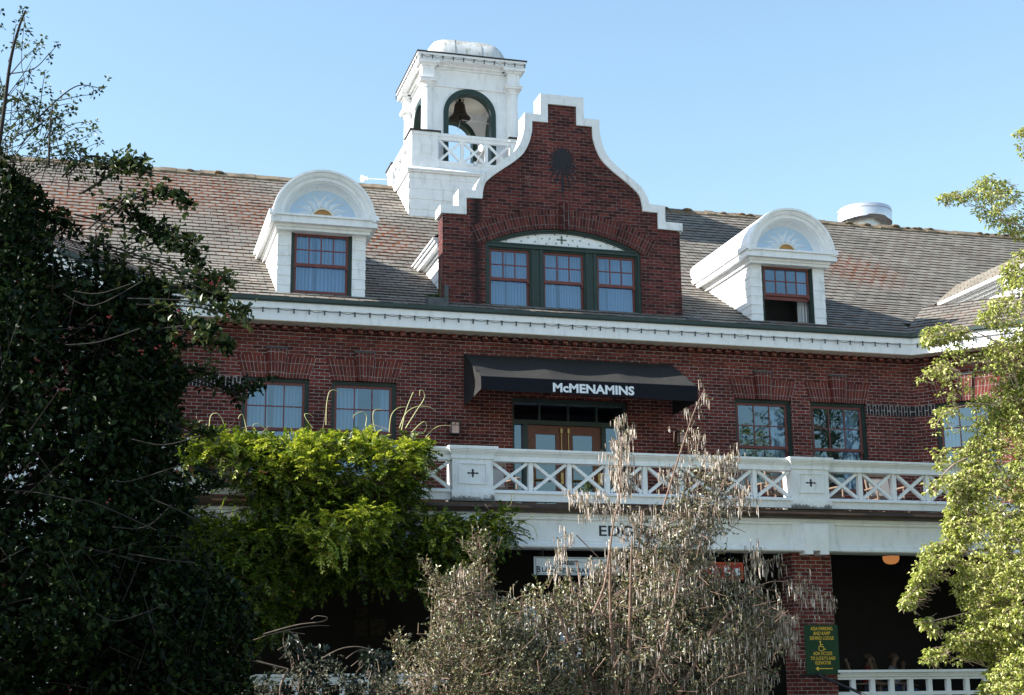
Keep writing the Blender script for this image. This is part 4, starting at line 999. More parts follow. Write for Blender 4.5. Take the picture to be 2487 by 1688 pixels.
floodlight(tuple(pB), tuple(qB), 'white floodlight on a slanting arm in front of the bell tower balustrade')

# ------------------------------------------------------------------ right wing roof with its pale wall and downspout
wg = MB()
WGX = 20.72
for k in range(8):
    z = 9.35 + .22 * k; wg.face([(WGX + .0, -3.2, z), (WGX + .0, 3.2, z), (WGX + .014, 3.2, z + .22), (WGX + .014, -3.2, z + .22)]); wg.face([(WGX, -3.2, z), (WGX, 3.2, z), (WGX + .02, 3.2, z), (WGX + .02, -3.2, z)])
wg.face([(WGX, -3.2, 9.3), (WGX + 3, -3.2, 9.3), (WGX + 3, -3.2, 10.9), (WGX + 1.28, -3.2, 12.0), (WGX, -3.2, 11.0)])
wing = wg.build('wing_dormer', M['white'], lodge)
mb = MB()
for (o, a, b) in ((.10, 10.86, 10.92), (.20, 10.917, 10.98), (.26, 10.977, 11.05)): mb.box(WGX - o, WGX + .05, -3.4, 2.9, a, b)
mb.tube([(WGX - .30, -3.42, 11.05), (WGX - .30, 2.4, 11.05)], .055, 8)
mb.build('wing_gutter', M['white'], wing)
mb = MB(); n = 16
for k in range(n):
    f = lambda t: (WGX - .34 + 1.62 * t, 11.08 + 1.0 * t); (x0, z0), (x1, z1) = f(k / n), f((k + 1) / n)
    mb.face([(x0, -3.5, z0 + .02), (x0, 5.5, z0 + .02), (x1, 5.5, z1), (x1, -3.5, z1)], [(0, k * .19 + .01), (9, k * .19 + .01), (9, k * .19 + .2), (0, k * .19 + .2)])
    mb.face([(x0, -3.5, z0), (x0, 5.5, z0), (x0, 5.5, z0 + .02), (x0, -3.5, z0 + .02)], [(0, k * .19), (9, k * .19), (9, k * .19 + .004), (0, k * .19 + .004)])
mb.face([(WGX + 1.28, -3.5, 12.08), (WGX + 1.28, 5.5, 12.08), (WGX + 4.5, 5.5, 10.2), (WGX + 4.5, -3.5, 10.2)], [(0, 0), (9, 0), (9, 3.5), (0, 3.5)])
mb.build('wing_roof', M['shingle'], wing)
mb = MB(); mb.tube([(WGX - .30, -.55, 11.0), (WGX - .30, -.55, 10.72), (WGX - .26, -.60, 10.60), (WGX - .14, -.80, 10.52), (WGX - .07, -1.0, 10.49), (WGX - .06, -1.05, 9.5)], .05, 8); mb.build('downspout', M['white'], wing, smooth=True)

# ------------------------------------------------------------------ balcony doors
d0, d1, dz0, dz1 = DOOR
mb = MB(); y = .14
mb.box(d0, d0 + .06, y - .06, y + .14, dz0, dz1); mb.box(d1 - .06, d1, y - .06, y + .14, dz0, dz1); mb.box(d0 + .06, d1 - .06, y - .06, y + .14, dz1 - .10, dz1)
mb.box(d0 + .06, d1 - .06, y - .02, y + .14, 7.10, 7.20)
for x in (8.67, 10.44): mb.box(x - .05, x + .05, y - .04, y + .14, dz0, 7.10)
mb.box(d0 + .06, 8.62, y, y + .12, dz0, 5.15); mb.box(10.49, d1 - .06, y, y + .12, dz0, 5.15)
for k in range(1, 4): x = d0 + (d1 - d0) * k / 4; mb.box(x - .02, x + .02, y + .01, y + .10, 7.20, dz1 - .10)
door_fr = mb.build('door_frame', M['green'], lodge)
pn = MB()
for (a, b, c, e) in ((d0 + .06, 8.62, 5.15, 7.10), (10.49, d1 - .06, 5.15, 7.10), (d0 + .06, d1 - .06, 7.20, dz1 - .10)): pn.face([(a, y + .06, c), (b, y + .06, c), (b, y + .06, e), (a, y + .06, e)])
pn.build('door_sidelight', M['glass'], door_fr)
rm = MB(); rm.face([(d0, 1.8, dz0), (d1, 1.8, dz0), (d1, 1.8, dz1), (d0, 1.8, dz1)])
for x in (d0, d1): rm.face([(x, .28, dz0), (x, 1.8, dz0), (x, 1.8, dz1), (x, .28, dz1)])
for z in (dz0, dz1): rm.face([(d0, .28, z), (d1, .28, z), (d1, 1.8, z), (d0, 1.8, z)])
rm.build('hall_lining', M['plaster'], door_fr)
mb = MB(); mb.sphere((8.50, .9, 6.85), .035, 8); mb.tube([(8.50, .9, 6.85), (8.50, .9, 7.5)], .008, 5)
tag(mb.build('hall_lamp', M['lamp_red'], None, (8.5, .9, 6.8)), 'small red glowing lamp seen through the glass left of the balcony doors', 'lamp')
for (a, b, hinge) in ((8.72, 9.55, 0), (9.56, 10.39, 1)):
    mb = MB(); s_ = .19
    mb.box(a, a + s_, y + .02, y + .07, dz0 + .02, 7.09); mb.box(b - s_, b, y + .02, y + .07, dz0 + .02, 7.09); mb.box(a + s_, b - s_, y + .02, y + .07, 6.90, 7.09); mb.box(a + s_, b - s_, y + .02, y + .07, dz0 + .02, 5.20)
    mb.box(a + s_, b - s_, y + .02, y + .07, 5.14, 5.2)
    dr = mb.build('balcony_door', M['doorwood'], lodge)
    p = MB(); p.face([(a + s_, y + .045, 5.2), (b - s_, y + .045, 5.2), (b - s_, y + .045, 6.90), (a + s_, y + .045, 6.90)]); p.build('door_pane', M['glass'], dr)
    h = MB(); hx = b - .075 if not hinge else a + .075
    h.tube([(hx, y - .03, 6.92), (hx, y - .03, 6.1)], .014, 6); h.box(hx - .025, hx + .025, y - .05, y + .02, 6.93, 7.03)
    h.tube([(a + .08, y - .05, 5.90), (b - .08, y - .05, 5.90)], .018, 6); h.box(a + .05, a + .11, y - .06, y + .02, 5.82, 6.06); h.box(b - .11, b - .05, y - .06, y + .02, 5.82, 6.06)
    h.build('door_handle', M['brass'], dr)

# ------------------------------------------------------------------ porch and balcony
PXL, PXR = -4.5, 20.4
mb = MB(); mb.box(PXL, PXR, -3.9, -.02, 4.79, 4.86); mb.build('balcony_floor', M['floor'], lodge)
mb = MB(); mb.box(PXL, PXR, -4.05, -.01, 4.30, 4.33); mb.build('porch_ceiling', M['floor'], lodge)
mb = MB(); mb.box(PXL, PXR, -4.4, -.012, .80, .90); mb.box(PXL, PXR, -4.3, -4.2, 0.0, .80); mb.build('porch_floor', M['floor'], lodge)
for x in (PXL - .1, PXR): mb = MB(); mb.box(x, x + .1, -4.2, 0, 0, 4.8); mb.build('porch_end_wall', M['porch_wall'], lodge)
st = MB()
for k in range(4): st.box(7.4, 12.3, -4.4 - .32 * (k + 1), -4.4 - .32 * k, 0, .72 - .18 * k)
st.build('porch_steps', M['paving'], lodge)
PIL = [-.31, 6.41, 13.13]
mb = MB()
mb.box(PXL, PXR, -4.20, -3.72, 4.175, 4.56)
mb.prism([(-4.26, 4.06), (-4.26, 4.10), (-4.235, 4.13), (-4.235, 4.165), (-4.21, 4.178), (-3.75, 4.178), (-3.75, 4.04), (-4.22, 4.04)], PXL, PXR, 'x')
mb.prism([(-4.245, 4.557), (-4.245, 4.60), (-4.27, 4.61), (-4.27, 4.665), (-3.72, 4.665), (-3.72, 4.557)], PXL, PXR, 'x')
mb.box(PXL, PXR, -3.73, -3.60, 4.06, 4.30)
beam = mb.build('porch_beam', M['white'], lodge)
mb = MB(); mb.prism([(-4.42, 4.78), (-4.44, 4.74), (-4.42, 4.69), (-4.36, 4.667), (-4.24, 4.667), (-4.24, 4.79)], PXL, PXR, 'x'); mb.box(PXL, PXR, -4.34, -3.9, 4.785, 4.83); mb.build('porch_gutter', M['bronze'], lodge)
for k, x in enumerate(PIL):
    mb = MB(); mb.box(x - .41, x + .41, -4.10, -3.60, 0, 4.06); mb.build('porch_pillar', M['brick'], lodge)
    mb = MB()
    for (h, f, a, b) in ((.44, -4.27, 4.176, 4.558), (.45, -4.30, 4.10, 4.18), (.475, -4.33, 4.055, 4.104)): mb.box(x - h, x + h, f, -3.7, a, b)
    pts = [(x - .25, 3.985), (x - .085, 3.985), (x - .085, 4.055), (x + .065, 4.055), (x + .065, 3.985), (x + .25, 3.985), (x + .262, 4.556), (x - .262, 4.556)]
    mb.prism(pts, -4.365, -4.105); mb.build('pillar_capital', M['white'], lodge)
tm = text_mb('EDGEFIELD', height=.195, width=1.70, bold=.012, cx=9.665, cz=4.372, y=-4.2015)
# bracketed serifs on the E
for zz in (4.282, 4.462): pass
tm.build('beam_lettering', M['ink'], beam)
# balustrade piers and cross-braced railing
def pier(x):
    mb = MB(); w = .38
    mb.box(x - .40, x + .40, -4.29, -3.80, 4.855, 5.015); mb.prism([(x - .405, 5.012), (x + .405, 5.012), (x + .38, 5.06), (x - .38, 5.06)], -4.27, -3.80)
    mb.box(x - w, x + w, -4.25, -3.82, 5.012, 5.63)
    mb.box(x - .40, x + .40, -4.275, -3.8, 5.627, 5.70)
    for k, (h, f) in enumerate(((.40, -4.275), (.415, -4.29), (.435, -4.31), (.45, -4.33))): mb.box(x - h, x + h, f, -3.78, 5.697 + .026 * k, 5.725 + .026 * k)
    mb.box(x - .46, x + .46, -4.345, -3.76, 5.80, 5.855)
    for (a, b, c, e) in ((x - .27, x + .27, 5.53, 5.56), (x - .27, x + .27, 5.165, 5.195), (x - .27, x - .24, 5.195, 5.53), (x + .24, x + .27, 5.195, 5.53)): mb.box(a, b, -4.268, -4.24, c, e)
    p = mb.build('balcony_pier', M['white_worn'], lodge)
    e = MB(); e.prism(cross_pts(x, 5.365, .115, .083), -4.2535, -4.245); e.build('pier_cutout_shade', M['ink'], p)  # dark plate stands in for the shade inside a cross-shaped hole
for x in PIL: pier(x)
def railing(x0, x1, n):
    mb = MB()
    mb.prism([(-4.26, 5.795), (-4.26, 5.835), (-4.08, 5.85), (-3.93, 5.835), (-3.93, 5.795)], x0, x1, 'x')
    mb.prism([(-4.17, 5.70), (-4.185, 5.715), (-4.20, 5.74), (-4.235, 5.77), (-4.24, 5.797), (-3.95, 5.797), (-4.0, 5.70)], x0, x1, 'x')
    mb.box(x0, x1, -4.175, -4.01, 5.625, 5.702); mb.box(x0, x1, -4.195, -3.99, 5.605, 5.627)
    mb.prism([(-4.21, 5.02), (-4.21, 5.05), (-4.16, 5.085), (-4.03, 5.085), (-3.99, 5.05), (-3.99, 5.02)], x0, x1, 'x'); mb.box(x0, x1, -4.175, -4.03, 4.885, 5.022)
    for k in range(n):
        a = x0 + (x1 - x0) * k / n; b = x0 + (x1 - x0) * (k + 1) / n; h = .0425
        if k: mb.box(a - h, a + h, -4.15, -4.04, 5.083, 5.607)
        a2, b2 = a + (h if k else 0), b - (h if k < n - 1 else 0)
        mb.bar((a2 + .02, -4.10, 5.105), (b2 - .02, -4.10, 5.59), .056, .082); mb.bar((a2 + .02, -4.0985, 5.59), (b2 - .02, -4.0985, 5.105), .056, .080)
    mb.build('balcony_railing', M['white'], lodge)
railing(PIL[1] + .38, PIL[2] - .38, 8); railing(PIL[0] + .38, PIL[1] - .38, 8); railing(PIL[2] + .38, PIL[2] + .38 + 6 * .74, 6); railing(PXL, PIL[0] - .38, 5)
def low_rail(x0, x1):
    mb = MB()
    mb.prism([(-4.05, 1.655), (-4.05, 1.70), (-4.08, 1.71), (-4.08, 1.745), (-4.10, 1.75), (-4.10, 1.775), (-4.14, 1.79), (-4.14, 1.835), (-3.86, 1.835), (-3.86, 1.79), (-3.93, 1.70), (-3.93, 1.655)], x0, x1, 'x')
    mb.box(x0, x1, -4.06, -3.94, 1.36, 1.43); mb.box(x0, x1, -4.06, -3.94, 1.02, 1.10)
    x = x0 + .36
    while x < x1 - .05: mb.box(x - .045, x + .045, -4.045, -3.955, 1.095, 1.66); x += .408
    mb.build('porch_railing', M['white'], lodge)
low_rail(PIL[2] + .41, PXR); low_rail(PIL[0] + .41, PIL[1] - .41); low_rail(PXL, PIL[0] - .41)
# ground-floor openings behind the porch
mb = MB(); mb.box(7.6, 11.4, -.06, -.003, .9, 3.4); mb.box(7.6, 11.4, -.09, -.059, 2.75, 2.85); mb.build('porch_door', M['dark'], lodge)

# ------------------------------------------------------------------ awning
aw = tag(empty('awning', (9.68, 0, 7.4)), 'black fabric awning with white lettering over the balcony doors', 'awning')
AX0, AX1, AYF, AZT, AZF = 7.28, 12.02, -1.48, 8.555, 7.765
ribs = [AX0, 8.86, 10.46, AX1]
def aw_pt(u, v):
    x = AX0 + (AX1 - AX0) * u; y = -.01 + (AYF + .01) * v; z = AZT + (AZF - AZT) * v
    for a, b in zip(ribs, ribs[1:]):
        if a - 1e-6 <= x <= b + 1e-6: s = math.sin(math.pi * (x - a) / (b - a))
    z -= .085 * s ** 1.2 * math.sin(math.pi * min(1, v * .93 + .04)); return (x, y, z)
mb = MB(); nu, nv = 60, 16
for i in range(nu):
    for j in range(nv): mb.face([aw_pt(i / nu, j / nv), aw_pt((i + 1) / nu, j / nv), aw_pt((i + 1) / nu, (j + 1) / nv), aw_pt(i / nu, (j + 1) / nv)])
for x, sg in ((AX0, 1), (AX1, -1)):   # side panels with a couple of creases
    zbf, zbw = (7.50, 7.405) if sg > 0 else (7.44, 7.395)
    for i in range(12):
        for j in range(8):
            def sp(i_, j_):
                v = i_ / 12; w = j_ / 8; zt = AZT + (AZF - AZT) * v; zb = zbw + (zbf - zbw) * v
                return (x + sg * .035 * math.sin(math.pi * v) * math.sin(math.pi * w) + sg * .012 * math.sin(9 * v + 7 * w) * math.sin(math.pi * v) * math.sin(math.pi * w), -.01 + (AYF + .01) * v, zb + (zt - zb) * w)
            mb.face([sp(i, j), sp(i + 1, j), sp(i + 1, j + 1), sp(i, j + 1)])
bm = bmesh.new(); canopy = mb.build('canopy', M['fabric'], aw); bm.from_mesh(canopy.data); bmesh.ops.remove_doubles(bm, verts=bm.verts, dist=1e-4); bm.to_mesh(canopy.data); bm.free()
canopy.data.polygons.foreach_set('use_smooth', [True] * len(canopy.data.polygons)); canopy.data.set_sharp_from_angle(angle=R(35))
mb = MB(); n = 60
for k in range(n):
    f = lambda t: AX0 + (AX1 - AX0) * t; zb = lambda t: 7.50 - .06 * t - .012 * abs(math.sin(3 * math.pi * t)); t0, t1 = k / n, (k + 1) / n
    mb.face([(f(t0), AYF, zb(t0)), (f(t1), AYF, zb(t1)), (f(t1), AYF, AZF - .001), (f(t0), AYF, AZF - .001)])
mb.build('valance', M['valance'], aw)
mb = MB()
for t0, t1 in ((0, 1),): mb.tube([(AX0, AYF + .01, AZF), (AX1, AYF + .01, AZF)], .012, 6)
for x in ribs[1:-1]: mb.tube([(x, 0, 8.5), (x, AYF + .03, 7.72)], .014, 6); mb.tube([(x, -.0, 7.55), (x, AYF + .1, 7.66)], .012, 6)
mb.build('awning_frame', M['iron'], aw)
text_mb('McMENAMINS', height=.195, width=1.78, bold=.034, cx=9.70, cz=7.60, y=AYF - .004).build('awning_lettering', M['letter'], aw)
mb = MB()
for x in (7.3, 8.05, 8.85, 9.55, 10.3, 11.1): mb.sphere((x, -.03, 8.572), .014, 5)
mb.build('awning_clip', M['metal'], aw)

# ------------------------------------------------------------------ signs
sg_ = tag(empty('parking_sign', (13.24, -4.10, 1.76)), 'dark green sign with yellow writing, wheelchair symbol and arrow on the brick pillar', 'sign')
mb = MB(); mb.box(12.895, 13.585, -4.125, -4.102, 1.76, 2.68); mb.build('sign_board', M['sign_green'], sg_)
tx = []
for s, cz, w in (('ADA PARKING', 2.607, .455), ('AND RAMP', 2.518, .355), ('BEHIND LODGE', 2.430, .495), ('ADA ACCESS', 2.145, .395), ("TO LUCKY'S AND", 2.056, .515), ('ELEVATOR', 1.972, .32)):
    tx.append(text_mb(s, height=.066, width=w, bold=.006, cx=13.245, cz=cz, y=-4.1262, depth=.002))
ar = MB(); ar.box(13.15, 13.44, -4.128, -4.126, 1.857, 1.871); ar.prism([(13.08, 1.864), (13.135, 1.905), (13.15, 1.864), (13.135, 1.823)], -4.128, -4.126)
wcx, wcz = 13.235, 2.285
ar.prism([(wcx - .03 + x, wcz + .078 + z) for x, z in arc(.017, 0, 2 * math.pi, 12)[:-1]], -4.128, -4.126)
def strip(mb, pts, w):
    for a, b in zip(pts, pts[1:]): mb.bar((a[0], -4.127, a[1]), (b[0], -4.127, b[1]), w, .002)
strip(ar, [(wcx - .03, wcz + .06), (wcx - .024, wcz - .012), (wcx + .028, wcz - .014), (wcx + .050, wcz - .070), (wcx + .075, wcz - .06)], .015); strip(ar, [(wcx - .028, wcz + .026), (wcx + .025, wcz + .022)], .012)
strip(ar, [(wcx - .015 + x * 1.0, wcz - .045 + z) for x, z in arc(.052, R(115), R(345), 14)], .012)
merge(*tx, ar).build('sign_lettering', M['sign_yellow'], sg_)

hs = tag(empty('hanging_sign', (8.4, -3.95, 3.55)), 'white framed restaurant sign hanging under the porch beam', 'sign', 'signs hanging under the porch beam')
mb = MB(); mb.box(7.62, 9.28, -3.985, -3.955, 3.575, 3.90); mb.build('sign_board', M['sign_white'], hs)
a = MB()
for (x0, x1, z0, z1) in ((7.65, 9.25, 3.877, 3.886), (7.65, 9.25, 3.589, 3.598), (7.65, 7.658, 3.598, 3.877), (9.242, 9.25, 3.598, 3.877)): a.box(x0, x1, -3.987, -3.984, z0, z1)
L = [a, text_mb('B', height=.118, bold=.03, cx=7.705, cz=3.674, y=-3.9862, width=.078), text_mb('LACK', height=.088, width=.30, bold=.025, cx=7.92, cz=3.668, y=-3.9862),
     text_mb('RESTAURANT', height=.088, width=.62, bold=.025, cx=8.42, cz=3.660, y=-3.9862), text_mb('RABBIT', height=.085, width=.36, bold=.03, cx=8.29, cz=3.795, y=-3.9862), text_mb('& BAR', height=.09, width=.30, bold=.025, cx=9.04, cz=3.70, y=-3.9862)]
merge(*L).build('sign_lettering', M['ink'], hs)
mb = MB()
for x in (7.80, 9.1):
    mb.tube([(x, -3.97, 3.89), (x, -3.97, 4.06)], .013, 6); mb.box(x - .07, x + .07, -4.02, -3.92, 4.045, 4.062)
    mb.tube([(x - .02 - .035 + .035 * (1 - t / 9) * math.cos(t), -3.97, 3.96 + .035 * (1 - t / 9) * math.sin(t)) for t in [k * .6 for k in range(13)]], .006, 5); mb.tube([(x - .1, -3.97, 4.0), (x, -3.97, 3.92)], .006, 5)
mb.build('sign_bracket', M['iron'], hs)
hs = tag(empty('hanging_sign', (11.2, -3.95, 3.5)), 'red sign with an orange border and white letters hanging behind the tassel bush', 'sign', 'signs hanging under the porch beam')
mb = MB(); mb.box(10.45, 11.76, -3.985, -3.955, 3.52, 3.845); mb.build('sign_board', M['sign_red'], hs)
a = MB()
for (x0, x1, z0, z1) in ((10.47, 11.74, 3.825, 3.837), (10.47, 11.74, 3.533, 3.545), (10.47, 10.482, 3.545, 3.825), (11.728, 11.74, 3.545, 3.825)): a.box(x0, x1, -3.987, -3.984, z0, z1)
a.build('sign_border', M['sign_orange'], hs)
merge(text_mb('c', height=.135, width=.13, bold=.04, cx=11.42, cz=3.682, y=-3.9862), text_mb('s', height=.14, width=.11, bold=.04, cx=11.63, cz=3.665, y=-3.9862), text_mb('i', height=.15, width=.035, bold=.03, cx=11.13, cz=3.70, y=-3.9862)).build('sign_lettering', M['letter'], hs)
mb = MB()
for x in (10.7, 11.5): mb.tube([(x, -3.97, 3.84), (x, -3.97, 4.06)], .013, 6); mb.box(x - .06, x + .06, -4.02, -3.92, 4.045, 4.062)
mb.build('sign_bracket', M['iron'], hs)

# ------------------------------------------------------------------ lamps
def lantern(x, z, label):
    t = tag(empty('wall_lantern', (x, 0, z - .15)), label, 'lantern', 'square glass wall lanterns')
    mb = MB(); mb.box(x - .06, x + .06, -.05, -.0, z - .14, z + .14)
    mb.box(x - .115, x + .115, -.25, -.02, z + .115, z + .14); mb.box(x - .10, x + .10, -.235, -.03, z - .14, z - .12)
    for a in (-.092, .092):
        for yy in (-.225, -.055): mb.box(x + a - .010, x + a + .010, yy - .010, yy + .010, z - .12, z + .116)
    mb.box(x - .09, x + .09, -.228, -.222, z + .045, z + .058); mb.box(x - .006, x + .006, -.228, -.222, z + .058, z + .116); mb.box(x - .095, x - .089, -.225, -.055, z + .045, z + .058)
    mb.build('lantern_frame', M['iron'], t)
    g_ = MB(); g_.box(x - .087, x + .087, -.220, -.06, z - .118, z + .114); g_.build('lantern_glass', M['lantern_glass'], t)
lantern(7.04, 6.91, 'square pinkish glass wall lantern on the brick left of the awning')
lantern(12.17, 6.88, 'square glass wall lantern half hidden by a bush spray right of the doors')
pl = tag(empty('ceiling_lamp', (15.75, -2.5, 4.1)), 'amber glowing bowl lamp under the porch ceiling right of the pillar', 'lamp')
mb = MB(); mb.lathe([(.0, -.165), (.08, -.155), (.14, -.12), (.165, -.07), (.17, 0)], (15.75, -2.5, 4.14), 24); mb.build('lamp_bowl', M['lamp_glass'], pl, smooth=True)
mb = MB(); mb.lathe([(.18, 0), (.18, .02), (.06, .03), (.06, .18)], (15.75, -2.5, 4.14), 20); mb.build('lamp_base', M['iron'], pl)
wl = tag(empty('wall_lamp', (3.72, -.02, 3.4)), 'small orange wall lamp glowing in the dark porch behind the vine', 'lamp')
mb = MB(); mb.box(3.66, 3.78, -.14, -.05, 3.38, 3.52); mb.build('lamp_shade', M['lamp_glass'], wl)
mb = MB(); mb.box(3.70, 3.74, -.05, -.005, 3.30, 3.50); mb.box(3.655, 3.785, -.145, -.045, 3.44, 3.45); mb.build('lamp_base', M['iron'], wl)
mb = MB()
for k, (a, b, c, e) in enumerate(((5.0, 5.25, 3.0, 3.18), (5.0, 5.25, 2.62, 2.95), (5.32, 5.62, 2.62, 2.95))): mb.box(a, b, -.03, -.012, c, e)
tag(mb.build('notice', M['poster'], None, (5.3, 0, 2.62)), 'mottled brown notices pinned to the dark porch wall', 'notice')
# string lights
def string_lights(pts, spacing, label, droop=.03):
    t = tag(empty('string_lights', tuple(pts[0])), label, 'string lights', 'strings of small lamps along the eaves')
    P = [Vector(p) for p in pts]; L = [(b - a).length for a, b in zip(P, P[1:])]; tot = sum(L); n = int(tot / spacing)
    def pos(s):
        for a, b, l in zip(P, P[1:], L):
            if s <= l + 1e-6: return a + (b - a) * (s / l)
            s -= l
        return P[-1]
    cab = []; r = random.Random(int(tot * 10))
    B0 = None
    for k in range(n + 1):
        p = pos(min(tot, k * spacing))
        if B0 is None:
            mb = MB(); mb.lathe([(.0, .035), (.017, .033), (.017, -.02), (.011, -.024), (.018, -.045), (.014, -.066), (0, -.072)], tuple(p), 8); B0 = mb.build('lamp', M['lead'], t); O0 = p.copy()
        else:
            b = B0.copy(); COL.objects.link(b); b.parent = t; b.location = p - O0
        cab.append(p + Vector((0, 0, .018)))
        if k < n:
            q = pos(min(tot, (k + 1) * spacing)); dr = droop * (.5 + r.random())
            for f in (.25, .5, .75): cab.append(p + (q - p) * f + Vector((0, -.004, .018 - dr * math.sin(math.pi * f))))
    mb = MB(); mb.tube(cab, .0065, 4); mb.build('cable', M['lead'], t)
k_ = .4142 * .56
string_lights([(1.35, -.545, 9.165), (17.77, -.545, 9.165)], .316, 'string of small grey lamps along the main white eave above the awning')
string_lights([tuple(T_R @ Vector((.35, -.545, 9.165))), tuple(T_R @ Vector((4.5, -.545, 9.165)))], .316, 'string of small lamps along the eave of the angled wing at the right')
E_ = E1 + .035
string_lights([(TX - E_, TY + E_, 18.31), (TX - E_, TY - E_, 18.31), (TX + E_, TY - E_, 18.31)], .29, 'string of small lamps under the bell tower cornice', .045)
# roof plant in its metal tub at the foot of the gable
rp = MB(); rp.box(6.42, 6.86, -.36, -.02, 9.42, 9.68); rp.box(6.84, 6.93, -.06, .1, 9.42, 10.05); rp.build('roof_scupper', M['lead'], lodge); rp = MB(); rp.box(12.36, 12.66, -.30, -.02, 9.42, 9.58); rp.build('roof_scupper', M['lead'], lodge)
hr = MB(); hr.tube([(12.72, -4.2, 1.74), (13.08, -4.22, 1.745)], .02, 8); hr.sphere((13.10, -4.22, 1.75), .05, 8); hr.tube([(13.08, -4.22, 1.75), (13.55, -4.75, 1.45), (13.95, -5.4, 1.1), (14.0, -5.5, .9), (14.0, -5.5, 0)], .027, 8); hr.tube([(13.08, -4.22, 1.75), (13.08, -4.12, 1.75)], .02, 6)
tag(hr.build('handrail', M['iron'], None, (14.0, -5.5, 0)), 'black iron handrail running down from the brick pillar', 'handrail')
# pale board standing behind the tassel bush
bd = tag(empty('menu_board', (8.0, -3.7, .9)), 'pale blue-white standing board half hidden behind the tassel bush', 'board')
mb = MB(); mb.box(7.55, 8.5, -3.72, -3.68, 1.0, 2.95); mb.build('board_panel', M['pale_blue'], bd)
mb = MB(); mb.box(7.49, 7.56, -3.75, -3.66, .9, 3.02); mb.box(8.49, 8.56, -3.75, -3.66, .9, 3.02); mb.box(7.56, 8.49, -3.75, -3.66, 2.95, 3.02); mb.build('board_frame', M['white'], bd)

# ------------------------------------------------------------------ rocking chairs on the balcony
def chair(x, y, rz, slats, label, zb=4.86, grp='wooden rocking chairs on the balcony'):
    t = tag(empty('rocking_chair', (x, y, zb)), label, 'chair', grp)
    T = Matrix.Translation((x, y, zb)) @ Matrix.Rotation(rz, 4, 'Z')
    mb = MB(T); mb.box(-.27, .27, -.25, .25, .42, .455); mb.build('seat', M['wood'], t)
    for s in (-1, 1):
        mb = MB(T); mb.tube([(s * .27, .24, .12), (s * .27, .26, .45), (s * .28, .34, .8), (s * .285, .43, 1.10), (s * .285, .44, 1.13)], [.022, .024, .024, .02, .016], 8); mb.sphere((s * .285, .446, 1.16), .030, 6, (1, 1, 1.25))
        for zz, yy in ((.62, .30), (.66, .31), (.95, .385)): mb.sphere((s * .283, yy, zz), .028, 6, (1, 1, .6))
        mb.build('back_post', M['wood'], t)
    mb = MB(T)
    n = 8
    for k in range(n):
        a, b = -.27 + .54 * k / n, -.27 + .54 * (k + 1) / n; f = lambda u: 1.08 + .035 * (1 - (u / .27) ** 2)
        mb.prism([(a, .97), (b, .97), (b, f(b)), (a, f(a))], .385, .415)
    mb.build('crest_rail', M['wood'], t)
    mb = MB(T); mb.box(-.27, .27, .345, .370, .85, .91); mb.build('back_rail', M['wood'], t); mb = MB(T); mb.box(-.27, .27, .26, .285, .50, .55); mb.build('back_rail', M['wood'], t)
    mb = MB(T)
    if slats:
        for k in range(6): u = -.22 + .088 * k; mb.bar((u, .272, .55), (u, .357, .86), .045, .016)
    else: mb.bar((0, .272, .55), (0, .365, .92), .44, .03)
    mb.build('back_slats' if slats else 'back_pad', M['wood'] if slats else M['paving'], t)
    for s in (-1, 1):
        mb = MB(T); mb.prism([(.30, .66), (-.22, .66), (-.30, .64), (-.31, .665), (-.24, .69), (.30, .69)], s * .30 - .045, s * .30 + .045, 'x'); mb.tube([(s * .29, -.22, .10), (s * .29, -.22, .66)], .022, 8); mb.build('arm', M['wood'], t)
        mb = MB(T); mb.tube([(s * .28, -.45 + .1 * k, .02 + .012 * (k - 4.5) ** 2 * .55) for k in range(10)], .022, 6); mb.build('rocker', M['wood'], t)
for (px_, y_, rz, sl, lb) in ((1806, -2.6, .05, True, 'slatted tan rocking chair on the balcony left of the right pier'), (1908, -2.7, -.1, True, 'slatted tan rocking chair directly behind the right balcony pier'),
                              (2003, -2.6, .2, False, 'tan rocking chair with padded back just right of the balcony pier'), (2152, -2.6, -.08, False, 'tan rocking chair with padded back nearest the pale green tree'),
                              (1212, -2.4, .1, False, 'tan rocking chair with padded back left of the balcony doors')):
    p = at(px_, 1190, y_); chair(float(p[0]), y_, rz, sl, lb)

